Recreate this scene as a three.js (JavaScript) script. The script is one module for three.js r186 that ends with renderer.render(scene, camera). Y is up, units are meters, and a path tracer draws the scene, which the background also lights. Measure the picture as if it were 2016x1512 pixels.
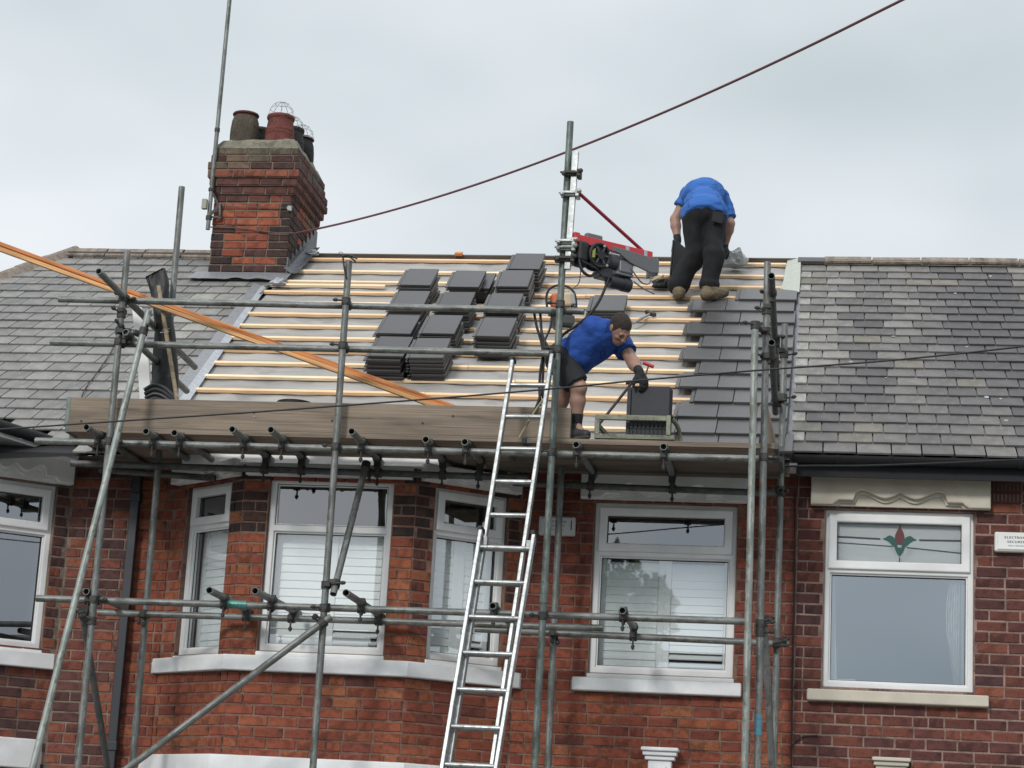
import * as THREE from 'three';
import { mergeGeometries } from 'three/addons/utils/BufferGeometryUtils.js';
import { RoundedBoxGeometry } from 'three/addons/geometries/RoundedBoxGeometry.js';
import { MarchingCubes } from 'three/addons/objects/MarchingCubes.js';

// ---------- camera, sky, sun, exposure ----------
const scene = new THREE.Scene();
const camera = new THREE.PerspectiveCamera(2 * Math.atan(756 / 4176) * 180 / Math.PI, 4 / 3, 0.3, 600);
camera.position.set(0, 1.6, 15.5);
camera.rotation.set(0.2253, 0.1541, 0.05445, 'YXZ');
camera.updateMatrixWorld(true);
const renderer = new THREE.WebGLRenderer({ antialias: true });
renderer.toneMapping = THREE.LinearToneMapping;
renderer.toneMappingExposure = 1.24;
renderer.shadowMap.enabled = true;
renderer.shadowMap.type = THREE.PCFSoftShadowMap;

const rnd = ((s) => () => { s |= 0; s = s + 0x6D2B79F5 | 0; let t = Math.imul(s ^ s >>> 15, 1 | s); t = t + Math.imul(t ^ t >>> 7, 61 | t) ^ t; return ((t ^ t >>> 14) >>> 0) / 4294967296; })(20240611);
const rr = (a, b) => a + (b - a) * rnd();
const pick = (a) => a[Math.floor(rnd() * a.length)];
const hash = (x, y, z = 0) => { let h = Math.imul(x | 0, 374761393) + Math.imul(y | 0, 668265263) + Math.imul(z | 0, 1274126177); h = Math.imul(h ^ h >>> 13, 1274126177); return ((h ^ h >>> 16) >>> 0) / 4294967296; };
const smooth = (t) => t * t * (3 - 2 * t);
function vnoise(x, y, px = 0, py = 0, s = 0) {          // value noise, periodic when px, py are given
  const xi = Math.floor(x), yi = Math.floor(y), fx = smooth(x - xi), fy = smooth(y - yi);
  const m = (v, p) => p ? ((v % p) + p) % p : v;
  const g = (i, j) => hash(m(i, px), m(j, py), s);
  return (g(xi, yi) * (1 - fx) + g(xi + 1, yi) * fx) * (1 - fy) + (g(xi, yi + 1) * (1 - fx) + g(xi + 1, yi + 1) * fx) * fy;
}
function fbm(x, y, p = 0, oct = 4, s = 0, q = p) { let a = 0, w = 0.5, n = 0; for (let o = 0; o < oct; o++) { const f = 1 << o; a += w * vnoise(x * f, y * f, p * f, q * f, s + o); n += w; w *= 0.5; } return a / n; }
function noise3(x, y, z) { const k = Math.floor(z), f = smooth(z - k); return vnoise(x, y, 0, 0, k + 50) * (1 - f) + vnoise(x, y, 0, 0, k + 51) * f; }

{ // overcast sky: the brightness of a cloud-covered sky rises from the horizon to the zenith
  const W = 1024, H = 512, d = new Float32Array(W * H * 4);
  for (let j = 0; j < H; j++) for (let i = 0; i < W; i++) {
    const el = ((j + 0.5) / H - 0.5) * Math.PI, az = (i + 0.5) / W * Math.PI * 2;
    const e = Math.max(0, Math.sin(el));
    const st = (a, b, t) => smooth(Math.max(0, Math.min(1, (t - a) / (b - a)))), deg = el * 57.3, base = .75 - .15 * (1 - st(3, 9.5, deg)) - .155 * st(13, 24, deg) + .80 * st(26, 75, deg);   // bright below the cloud edge, darker cloud above it, bright overhead
    const c = fbm(i / W * 20, j / H * 26, 20, 5, 7, 0), c2 = fbm(i / W * 48 + 3, j / H * 70, 48, 4, 17, 0);
    const m = 0.995 + (c - 0.5) * 0.50 + (c2 - 0.5) * 0.16;
    const thin = Math.max(-.5, Math.min(1, (base * m - .60) / .16));
    let L = base * m, r = L * (0.905 + .055 * thin), g = L * .995, b = L * (1.05 - .01 * thin);
    const back = st(.1, .8, Math.sin(az - Math.PI)) * st(.42, .62, fbm(i / W * 14 + 2, j / H * 22, 14, 4, 27, 0)) * (1 - st(20, 60, deg)); r *= 1 - .15 * back; g *= 1 - .06 * back; b *= 1 + .03 * back;   // broken cloud across the street, as the windows mirror it
    if (el < 0) { const k = 0.30; r = 0.5 * k; g = 0.5 * k; b = 0.48 * k; }
    d.set([r, g, b, 1], (j * W + i) * 4);
  }
  const t = new THREE.DataTexture(d, W, H, THREE.RGBAFormat, THREE.FloatType);
  t.mapping = THREE.EquirectangularReflectionMapping; t.magFilter = THREE.LinearFilter; t.minFilter = THREE.LinearFilter; t.wrapS = THREE.RepeatWrapping; t.needsUpdate = true;
  scene.background = t; scene.environment = t;
}
const sun = new THREE.DirectionalLight(new THREE.Color(1, 0.97, 0.93), 1.5);
sun.position.set(-7, 13.5, 16); sun.target.position.set(-2, 4, 0);
sun.castShadow = true; sun.shadow.radius = 20; sun.shadow.mapSize.set(2048, 2048);
Object.assign(sun.shadow.camera, { left: -12, right: 12, top: 12, bottom: -12, near: 1, far: 60 });
scene.add(sun, sun.target);

// ---------- helpers ----------
const V = (x, y, z) => new THREE.Vector3(x, y, z);
const F = 4176, RM = new THREE.Matrix4().extractRotation(camera.matrixWorld), CP = camera.position.clone();
const rayOf = (px, py) => V(px - 1008, 756 - py, -F).applyMatrix4(RM).normalize();
function hit(px, py, n, c) { const d = rayOf(px, py); return CP.clone().addScaledVector(d, (c - n.dot(CP)) / n.dot(d)); }
const at = (px, py, z) => hit(px, py, V(0, 0, 1), z);        // the point of the upright plane at depth z that the photo shows at (px, py)
const atY = (px, py, y) => hit(px, py, V(0, 1, 0), y);
const RMi = RM.clone().invert();
const seen = (p) => { const v = p.clone().sub(CP).applyMatrix4(RMi); return [1008 + F * v.x / -v.z, 756 - F * v.y / -v.z]; };
const SL = 32 * Math.PI / 180, CS = Math.cos(SL), SN = Math.sin(SL), YE = 4.643, ZE = 0.32;   // the roof: slope, eaves
const RN = V(0, CS, SN);
const R = (u, v, h = 0) => V(u, YE + v * SN + h * CS, ZE - v * CS + h * SN);
function onRoof(px, py, h = 0) { const p = hit(px, py, RN, RN.y * YE + RN.z * ZE + h); return { u: p.x, v: (p.y - YE - h * CS) / SN }; }
const RQ = new THREE.Quaternion().setFromRotationMatrix(new THREE.Matrix4().makeBasis(V(1, 0, 0), V(0, CS, SN), V(0, SN, -CS).negate())); // local x=u, y=normal, z=down the slope

const taken = {};
const numbered = (n) => { taken[n] = (taken[n] ?? -1) + 1; return taken[n] ? n + '_' + String(taken[n]).padStart(3, '0') : n; };
function tag(o, label, category, group) { o.userData.label = label; o.userData.category = category; if (group) o.userData.group = group; return o; }
function structure(o) { o.userData.kind = 'structure'; return o; }
function thing(name, base, label, category, group) { const g = new THREE.Group(); g.name = numbered(name); g.position.copy(base); scene.add(g); return tag(g, label, category, group); }
function shadow(m) { m.castShadow = true; m.receiveShadow = true; return m; }
function part(parent, name, geo, mat) {                     // geometry given in world coordinates, put under a thing that has a base
  const m = shadow(new THREE.Mesh(geo, mat)); m.name = name; m.position.copy(parent.position).negate();
  if (parent.isMesh) m.position.set(0, 0, 0);
  parent.add(m); return m;
}
function sub(parent, name, geo, mat, pos, quat, scl) {        // a shared geometry placed in world coordinates under a part (parts sit at the world's origin)
  const m = shadow(new THREE.Mesh(geo, mat)); m.name = name; m.position.copy(pos);
  if (parent.isGroup) m.position.sub(parent.position);
  if (quat) m.quaternion.copy(quat); if (scl) m.scale.copy(scl);
  parent.add(m); return m;
}
function solo(name, geo, mat, label, category, group) {       // a thing that is one mesh: geometry in world coordinates, origin at its base
  geo.computeBoundingBox(); const b = geo.boundingBox, c = V((b.min.x + b.max.x) / 2, b.min.y, (b.min.z + b.max.z) / 2);
  geo.translate(-c.x, -c.y, -c.z);
  const m = shadow(new THREE.Mesh(geo, mat)); m.name = numbered(name); m.position.copy(c); scene.add(m); return tag(m, label, category, group);
}
const merge = (list) => mergeGeometries(list.map((g) => { const q = g.index ? g.toNonIndexed() : g; for (const k of Object.keys(q.attributes)) if (!['position', 'normal', 'uv'].includes(k)) q.deleteAttribute(k); return q; }));
const put = (g, pos, quat) => { if (quat) g.applyQuaternion(quat); return g.translate(pos.x, pos.y, pos.z); };
const UP = V(0, 1, 0);
const aim = (d) => new THREE.Quaternion().setFromUnitVectors(UP, d.clone().normalize());
function triUV(g, k = 1, long = 'x') {                         // uv in metres by the main axis of each face; u runs along 'long'
  const p = g.attributes.position, n = g.attributes.normal, uv = new Float32Array(p.count * 2), ox = rnd() * 5, oy = rnd() * 5;
  for (let i = 0; i < p.count; i++) {
    const a = { x: p.getX(i), y: p.getY(i), z: p.getZ(i) }, N = [Math.abs(n.getX(i)), Math.abs(n.getY(i)), Math.abs(n.getZ(i))];
    const ax = N[0] >= N[1] && N[0] >= N[2] ? 'x' : N[1] >= N[2] ? 'y' : 'z';
    let o = ['x', 'y', 'z'].filter((q) => q !== ax); if (o[1] === long) o.reverse();
    uv[2 * i] = a[o[0]] * k + ox; uv[2 * i + 1] = a[o[1]] * k + oy;
  }
  g.setAttribute('uv', new THREE.BufferAttribute(uv, 2)); return g;
}
const box = (w, h, d, long = 'x') => triUV(new THREE.BoxGeometry(w, h, d).toNonIndexed(), 1, long);
const rbox = (w, h, d, r = 0.004, s = 1, long = 'x') => triUV(new RoundedBoxGeometry(w, h, d, s, Math.min(r, w * 0.45, h * 0.45, d * 0.45)), 1, long);
function bar(a, b, w, h, r = 0.003, upv = UP) {               // a squared bar from a to b, h measured along upv
  const d = b.clone().sub(a), L = d.length(), x = d.normalize(); if (Math.abs(x.dot(upv)) > .98) upv = Math.abs(x.z) < .9 ? V(0, 0, 1) : V(1, 0, 0); const z = x.clone().cross(upv).normalize(), y = z.clone().cross(x);
  return rbox(L, h, w, r).applyMatrix4(new THREE.Matrix4().makeBasis(x, y, z)).translate((a.x + b.x) / 2, (a.y + b.y) / 2, (a.z + b.z) / 2);
}
function tube(a, b, r, ri = 0, seg = 16) {                    // a straight tube, hollow when ri > 0
  const d = b.clone().sub(a), L = d.length(), gs = [];
  const o = new THREE.CylinderGeometry(r, r, L, seg, 1, ri > 0); { const u = o.attributes.uv, off = rnd() * 7; for (let i = 0; i < u.count; i++) u.setXY(i, u.getX(i) * r * 6.28, u.getY(i) * L + off); } gs.push(o);
  if (ri > 0) {
    const n = new THREE.CylinderGeometry(ri, ri, L, seg, 1, true); const ix = n.index.array; for (let i = 0; i < ix.length; i += 3) { const t = ix[i]; ix[i] = ix[i + 1]; ix[i + 1] = t; }
    const nn = n.attributes.normal; for (let i = 0; i < nn.count; i++) nn.setXYZ(i, -nn.getX(i), -nn.getY(i), -nn.getZ(i)); gs.push(n);
    for (const s of [1, -1]) { const k = new THREE.RingGeometry(ri, r, seg); k.rotateX(-s * Math.PI / 2); k.translate(0, s * L / 2, 0); gs.push(k); }
  }
  return put(merge(gs), a.clone().add(b).multiplyScalar(0.5), aim(d));
}
const curve = (pts, r, seg = 40, rad = 6) => new THREE.TubeGeometry(new THREE.CatmullRomCurve3(pts), seg, r, rad);
function extr(pts, depth, bevel = 0, holes = []) {            // a polygon in x, y with thickness towards +z (front at z = depth)
  const s = new THREE.Shape(pts.map((p) => new THREE.Vector2(p[0], p[1]))); for (const h of holes) s.holes.push(new THREE.Path(h.map((p) => new THREE.Vector2(p[0], p[1]))));
  const g = new THREE.ExtrudeGeometry(s, { depth: depth - bevel * 2, bevelEnabled: bevel > 0, bevelThickness: bevel, bevelSize: bevel, bevelOffset: -bevel, bevelSegments: 2, curveSegments: 8 }); g.translate(0, 0, bevel); return triUV(g);
}
const rect = (x0, x1, y0, y1) => [[x0, y0], [x1, y0], [x1, y1], [x0, y1]];

// ---------- materials ----------
function tex(w, h, fn, srgb) {
  const d = new Uint8Array(w * h * 4);
  for (let j = 0; j < h; j++) for (let i = 0; i < w; i++) { const c = fn(i / w, j / h); const k = (j * w + i) * 4; for (let q = 0; q < 3; q++) d[k + q] = Math.max(0, Math.min(255, 255 * (Array.isArray(c) ? c[q] : c))); d[k + 3] = 255; }
  const t = new THREE.DataTexture(d, w, h); t.wrapS = t.wrapT = THREE.RepeatWrapping; t.magFilter = THREE.LinearFilter; t.minFilter = THREE.LinearMipmapLinearFilter; t.generateMipmaps = true; if (srgb) t.colorSpace = THREE.SRGBColorSpace; t.needsUpdate = true; return t;
}
const rep = (t, a, b = a) => { const c = t.clone(); c.repeat.set(a, b); c.needsUpdate = true; return c; };
const T = {
  brick: tex(256, 256, (x, y) => 0.60 + 0.75 * (fbm(x * 6, y * 10, 6, 4, 3, 10) - 0.5) + 0.35 * (vnoise(x * 90, y * 90, 90, 90, 9) - 0.5) - (fbm(x * 5, y * 5, 5, 3, 31) > 0.66 ? 0.18 : 0) + 0.16),
  brickB: tex(256, 256, (x, y) => fbm(x * 12, y * 20, 12, 4, 5, 20) * 0.6 + 0.4 * vnoise(x * 80, y * 80, 80, 80, 2)),
  slate: tex(256, 256, (x, y) => { const a = fbm(x * 5, y * 3, 5, 5, 11, 3), s = fbm(x * 9, y * 9, 9, 3, 41); return 0.74 + 0.5 * (a - 0.5) + (s > 0.63 ? 0.20 * Math.min(1, (s - 0.63) * 10) : 0) + 0.14 * (vnoise(x * 80, y * 80, 80, 80, 4) - 0.5); }),
  slateB: tex(256, 256, (x, y) => fbm(x * 8, y * 14, 8, 5, 13, 14)),
  wood: tex(1024, 256, (x, y) => { const st = fbm(x * 2, y * 2, 2, 4, 29, 2), w = fbm(x * 3, y * 4, 3, 3, 21, 4), g = fbm(x * 5, y * 60 + 4 * w, 5, 3, 23, 0); const k = fbm(x * 7, y * 3, 7, 3, 27, 3); return 0.72 + 0.42 * (g - 0.5) + 0.6 * (k - 0.5) + .6 * (st - .5) - (fbm(x * 6, y * 40, 6, 3, 24, 40) > .66 ? .22 : 0); }),
  plain: tex(256, 256, (x, y) => 0.86 + 0.28 * (fbm(x * 6, y * 6, 6, 5, 33) - 0.5)),
  fine: tex(256, 256, (x, y) => 0.5 * fbm(x * 30, y * 30, 30, 3, 35) + 0.5 * vnoise(x * 120, y * 120, 120, 120, 36)),
  galv: tex(256, 256, (x, y) => { let a = fbm(x * 2, y * 5, 2, 4, 43, 5), s = vnoise(x * 24, y * 40, 24, 40, 44), d = fbm(x * 3, y * 9, 3, 4, 47, 9); if (fbm(x * 8, y * 14, 8, 3, 49, 14) > .68) a += .45; a = .5 + (a - .5) * 1.4; return [0.74 + 0.5 * (a - 0.5) + 0.14 * (s - 0.5) - (d > 0.62 ? 0.18 : 0), 0.76 + 0.5 * (a - 0.5) + 0.14 * (s - 0.5) - (d > 0.62 ? 0.22 : 0), 0.74 + 0.5 * (a - 0.5) + 0.14 * (s - 0.5) - (d > 0.62 ? 0.26 : 0)]; }),
  wrinkle: tex(256, 256, (x, y) => { const w = fbm(x * 3, y * 3, 3, 4, 51); return fbm(x * 4 + w * 2, y * 9 + w * 3, 4, 4, 53, 9); }),
  felt: tex(512, 512, (x, y) => { const a = fbm(x * 5, y * 5, 5, 5, 73), b = fbm(x * 4, y * 22, 4, 4, 74, 22), c = fbm(x * 9, y * 9, 9, 4, 75); return .84 + .30 * (a - .5) + .26 * (b - .5) - (c > .64 ? .16 * Math.min(1, (c - .64) * 12) : 0); }),
  cloth: tex(256, 256, (x, y) => 0.5 + 0.5 * (fbm(x * 5, y * 5, 5, 4, 61) - 0.5) + 0.2 * (vnoise(x * 100, y * 100, 100, 100, 62) - 0.5)),
  slab: tex(256, 256, (x, y) => 0.80 + 0.22 * (fbm(x * 4, y * 4, 4, 4, 71) - 0.5) + 0.16 * (vnoise(x * 110, y * 110, 110, 110, 72) - 0.5)),
};
const C = (r, g, b) => new THREE.Color().setRGB(r, g, b);
const S = (r, g, b, k = 1) => { const c = new THREE.Color().setRGB(r / 255, g / 255, b / 255, THREE.SRGBColorSpace); return c.multiplyScalar(k); };
const mat = (color, roughness = 0.8, o = {}) => new THREE.MeshStandardMaterial({ color, roughness, metalness: 0, ...o });
const M = {
  galv: mat(C(0.225, 0.232, 0.226), 0.5, { metalness: 0.35, map: rep(T.galv, 4, 1.2), bumpMap: rep(T.fine, 6, 3), bumpScale: 0.0006 }),
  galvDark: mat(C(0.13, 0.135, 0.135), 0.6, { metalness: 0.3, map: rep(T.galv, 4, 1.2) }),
  galvPale: mat(C(0.34, 0.36, 0.34), 0.5, { metalness: 0.3, map: rep(T.galv, 4, 1.1), bumpMap: rep(T.fine, 6, 3), bumpScale: 0.0006 }),
  galvGreen: mat(C(0.175, 0.205, 0.195), 0.5, { metalness: 0.3, map: rep(T.galv, 4, 1.5) }),
  coupler: mat(C(0.075, 0.072, 0.07), 0.65, { metalness: 0.4, map: rep(T.galv, 9, 9) }),
  board: mat(C(0.285, 0.225, 0.17), 0.9, { map: rep(T.wood, 0.4, 4.4), bumpMap: rep(T.wood, 0.4, 4.4), bumpScale: 0.002 }),
  boardDark: mat(C(0.15, 0.125, 0.10), 0.9, { map: rep(T.wood, 0.5, 3), bumpMap: rep(T.wood, 0.5, 3), bumpScale: 0.002 }),
  batten: [C(0.97, 0.69, 0.42), C(1, 0.76, 0.50), C(0.92, 0.61, 0.35)].map((c) => mat(c, 0.75, { map: rep(T.plain, 1.2, 9), bumpMap: rep(T.wood, .6, 6), bumpScale: .001 })),
  orange: mat(C(0.70, 0.27, 0.085), 0.7, { map: rep(T.wood, 0.6, 6) }),
  pine: mat(C(0.85, 0.47, 0.20), 0.75, { map: rep(T.wood, 0.6, 6) }),
  felt: mat(C(0.375, 0.362, 0.342), 0.6, { map: rep(T.felt, 0.5, .8), bumpMap: rep(T.wrinkle, 0.7, 1.5), bumpScale: 0.03, side: THREE.DoubleSide }),
  tile: [0.074, 0.092, 0.066, 0.082, 0.100, 0.070].map((k) => mat(C(k * 1.02, k, k * .99), 0.36, { map: rep(T.slab, 2.5), bumpMap: rep(T.fine, 3), bumpScale: 0.0008 })),
  white: mat(C(0.88, 0.88, 0.87), 0.3, { map: rep(T.plain, 0.8) }),
  whitePaint: mat(C(0.86, 0.87, 0.87), 0.6, { map: rep(T.plain, 1.3), bumpMap: rep(T.fine, 1.5), bumpScale: 0.0015 }),
  cream: mat(C(0.62, 0.57, 0.47), 0.8, { map: rep(T.plain, 1.3), bumpMap: rep(T.fine, 2), bumpScale: 0.0015 }),
  black: mat(C(0.007, 0.007, 0.009), 0.75),
  anth: mat(C(0.017, 0.020, 0.026), 0.45),
  rubber: mat(C(0.012, 0.012, 0.012), 0.6),
  lead: mat(C(0.26, 0.27, 0.285), 0.5, { metalness: 0.3, map: rep(T.plain, 3), bumpMap: rep(T.wrinkle, 4), bumpScale: 0.006 }),
  leadPale: mat(C(0.47, 0.49, 0.52), 0.45, { metalness: 0.2, map: rep(T.plain, 3), bumpMap: rep(T.wrinkle, 4), bumpScale: 0.004 }),
  glass: new THREE.MeshPhysicalMaterial({ color: C(0.97, 0.99, 0.98), roughness: 0.015, transmission: 1, thickness: 0, ior: 2.9 }),
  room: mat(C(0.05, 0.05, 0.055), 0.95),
  slat: mat(C(0.80, 0.83, 0.84), 0.5),
  alu: mat(C(0.50, 0.51, 0.52), 0.42, { metalness: 0.75, map: rep(T.galv, 6, 2) }),
  ridge: mat(C(0.30, 0.245, 0.20), 0.9, { map: rep(T.brick, 2), bumpMap: rep(T.brickB, 3), bumpScale: 0.004 }),
  mortarB: mat(C(0.27, 0.155, 0.115), 0.95, { map: rep(T.brick, 1.5), bumpMap: rep(T.fine, 3), bumpScale: 0.003 }),
  mortarC: mat(C(0.34, 0.225, 0.185), 0.95, { map: rep(T.brick, 1.5), bumpMap: rep(T.fine, 3), bumpScale: 0.003 }),
  mortarA: mat(C(0.25, 0.185, 0.145), 0.95, { map: rep(T.brick, 1.5), bumpMap: rep(T.fine, 3), bumpScale: 0.003 }),
};

// ---------- ground ----------
{
  const g = new THREE.PlaneGeometry(900, 900); g.rotateX(-Math.PI / 2); g.translate(0, 0, -200);
  const m = shadow(new THREE.Mesh(triUV(g.toNonIndexed(), 0.2), mat(C(0.06, 0.075, 0.035), 1, { map: rep(T.plain, 1) }))); m.name = 'ground'; scene.add(structure(m));
  const road = shadow(new THREE.Mesh(triUV(new THREE.BoxGeometry(160, 0.004, 7).toNonIndexed().translate(0, 0.004, 9), 0.5), mat(C(0.055, 0.055, 0.056), 0.9, { map: rep(T.plain, 1) }))); road.name = 'road'; scene.add(structure(road));
  for (const [n, z, w] of [['pavement', 4.4, 2], ['pavement_001', 13.9, 2.6], ['forecourt', 1.68, 3.3]]) { const p = shadow(new THREE.Mesh(triUV(new THREE.BoxGeometry(160, 0.13, w).toNonIndexed().translate(0, 0.065, z), 0.5), mat(n === 'forecourt' ? C(.34, .33, .31) : C(0.24, 0.235, 0.225), 0.95, { map: rep(T.plain, 1) }))); p.name = n; scene.add(structure(p)); }
}

// ---------- brickwork ----------
const CO = 0.078, BL = 0.219, Y0 = 2.90;
const brickG = [0, 1, 2, 3, 4].map((k) => {                  // a unit brick, its front edge worn round
  const g = [], e = 0.02, ey = 0.06, z1 = 0, z0 = -0.18;
  const q = (a, b, c, d) => g.push(...a, ...b, ...c, ...a, ...c, ...d);
  const o = [[-.5, -.5, z0], [.5, -.5, z0], [.5, .5, z0], [-.5, .5, z0]], f = [[-.5 + e, -.5 + ey, z1], [.5 - e, -.5 + ey, z1], [.5 - e, .5 - ey, z1], [-.5 + e, .5 - ey, z1]].map((p, i) => [p[0] + (hash(k, i) - .5) * .012, p[1] + (hash(k, i, 3) - .5) * .05, p[2]]);
  const b = o.map((p) => [p[0], p[1], -1]);
  q(...f); for (let i = 0; i < 4; i++) { const j = (i + 1) % 4; q(o[i], o[j], f[j], f[i]); q(b[i], b[j], o[j], o[i]); }
  const G = new THREE.BufferGeometry(); G.setAttribute('position', new THREE.Float32BufferAttribute(g, 3)); G.computeVertexNormals();
  const uv = []; for (let i = 0; i < g.length; i += 3) uv.push(g[i] * 0.5 + k * 0.37, g[i + 1] * 0.16 + k * 0.61 + g[i + 2] * .05); G.setAttribute('uv', new THREE.Float32BufferAttribute(uv, 2)); return G;
});
const bm = (c) => mat(C(...c), 0.92, { map: T.brick, bumpMap: T.brickB, bumpScale: 0.004 });
const PAL = {
  B: [[.315, .086, .044], [.275, .072, .040], [.345, .104, .050], [.23, .061, .039], [.30, .080, .043], [.37, .128, .060], [.185, .054, .039], [.13, .046, .038]].map(bm),
  C: [[.185, .059, .041], [.155, .051, .038], [.128, .045, .038], [.215, .068, .044], [.112, .041, .037], [.26, .085, .049], [.088, .037, .037], [.145, .048, .038]].map(bm),
  A: [[.275, .085, .052], [.225, .069, .047], [.165, .062, .049], [.30, .099, .057], [.115, .050, .045], [.145, .055, .046], [.092, .044, .043], [.24, .071, .049]].map(bm),
  soot: [[.045, .030, .027], [.06, .034, .028], [.052, .032, .028], [.08, .039, .032]].map(bm),
  mossy: [[.155, .125, .085], [.185, .125, .085], [.125, .105, .075]].map(bm),
};
const facet = (x0, z0, x1, z1) => { const dx = x1 - x0, dz = z1 - z0, L = Math.hypot(dx, dz), d = V(dx / L, 0, dz / L), n = V(-dz / L, 0, dx / L), o = V(x0, 0, z0), th = -Math.atan2(dz, dx); return { o, d, n, L, th, q: new THREE.Quaternion().setFromAxisAngle(UP, th), p: (s, y, h = 0) => o.clone().addScaledVector(d, s).addScaledVector(n, h).setY(y) }; };
const onFacet = (f, px, py, h = 0) => { const p = hit(px, py, f.n, f.n.dot(f.o) + h); return { s: p.clone().sub(f.o).dot(f.d), y: p.y }; };
const M4 = (f) => new THREE.Matrix4().makeBasis(f.d, UP, f.n).setPosition(f.o);

function bricks(f, s0, s1, y0, y1, holes, choose, list, bl = BL, phase = 0) {   // lays courses from s0 to s1 round the openings
  for (let k = Math.floor((y0 - Y0) / CO); Y0 + k * CO < y1; k++) {
    const ya = Y0 + k * CO + 0.0055, ym = ya + (CO - 0.011) / 2; if (ya < y0 - 0.02 || ya + CO > y1 + 0.03) continue;
    let iv = [[s0, s1]];
    for (const h of holes) if (ym > h[2] && ym < h[3]) iv = iv.flatMap(([a, b]) => h[1] <= a || h[0] >= b ? [[a, b]] : [[a, h[0]], [h[1], b]].filter(([p, q]) => q - p > 0.02));
    for (const [a, b] of iv) {
      let s = Math.floor((a - phase) / bl) * bl + phase + (((k % 2) + 2) % 2 ? bl / 2 : 0) - bl + (hash(k, 5) - .5) * 0.03;
      while (s < b - 0.03) {
        const head = hash(Math.round(s * 100), k, 8) < 0.12 ? 0.5 : 1, e = s + bl * head, p = Math.max(s, a), q = Math.min(e, b);
        if (q - p > 0.045) list.push({ f, s: (p + q) / 2, y: ym, w: q - p - 0.011, h: CO - 0.011, m: choose((p + q) / 2, ym, q - p) });
        s = e;
      }
    }
  }
}
function layBricks(wall, list, most, name = 'brick') {         // the bricks that show become parts; the others are joined
  const far = [], near = [];
  for (const b of list) { const c = b.f.p(b.s, b.y, 0), [px, py] = seen(c); (px > -40 && px < 2056 && py < 1530 && py > -20 ? near : far).push(b); b.c = c; }
  near.sort((a, b) => b.w - a.w); far.push(...near.splice(most));
  const one = (b) => { const m = new THREE.Mesh(pick(brickG), b.m); m.position.copy(b.f.p(b.s, b.y, (rnd() - .5) * 0.005)); m.quaternion.copy(b.f.q).multiply(new THREE.Quaternion().setFromAxisAngle(V(0, 0, 1), (rnd() - .5) * 0.012)); m.scale.set(b.w * rr(.985, 1.01), b.h * rr(.95, 1.03), 0.05); return m; };
  for (const b of near) { const m = shadow(one(b)); m.name = name; wall.add(m); }
  if (far.length) {
    const gs = far.map((b) => { const m = one(b); m.updateMatrix(); const g = m.geometry.clone().applyMatrix4(m.matrix), c = b.m.color, a = new Float32Array(g.attributes.position.count * 3); for (let i = 0; i < a.length; i += 3) a.set([c.r, c.g, c.b], i); g.setAttribute('color', new THREE.BufferAttribute(a, 3)); return g; });
    const m = shadow(new THREE.Mesh(mergeGeometries(gs), mat(C(1, 1, 1), 0.92, { map: T.brick, bumpMap: T.brickB, bumpScale: 0.004, vertexColors: true }))); m.name = 'brickwork'; m.userData.kind = 'stuff'; wall.add(m);
  }
}
function backing(f, s0, s1, y0, y1, holes, depth = 0.10, e0 = 0, e1 = 0) {       // the mortar bed behind the bricks, with its openings
  const hs = holes.filter((h) => h[0] < s1 && h[1] > s0 && h[3] <= y1).map((h) => rect(Math.max(h[0], s0 + .01), Math.min(h[1], s1 - .01), h[2], h[3]));
  return extr(rect(s0 - e0, s1 + e1, y0, y1), depth, 0, hs).translate(0, 0, -depth - 0.007).applyMatrix4(M4(f));
}

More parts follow.
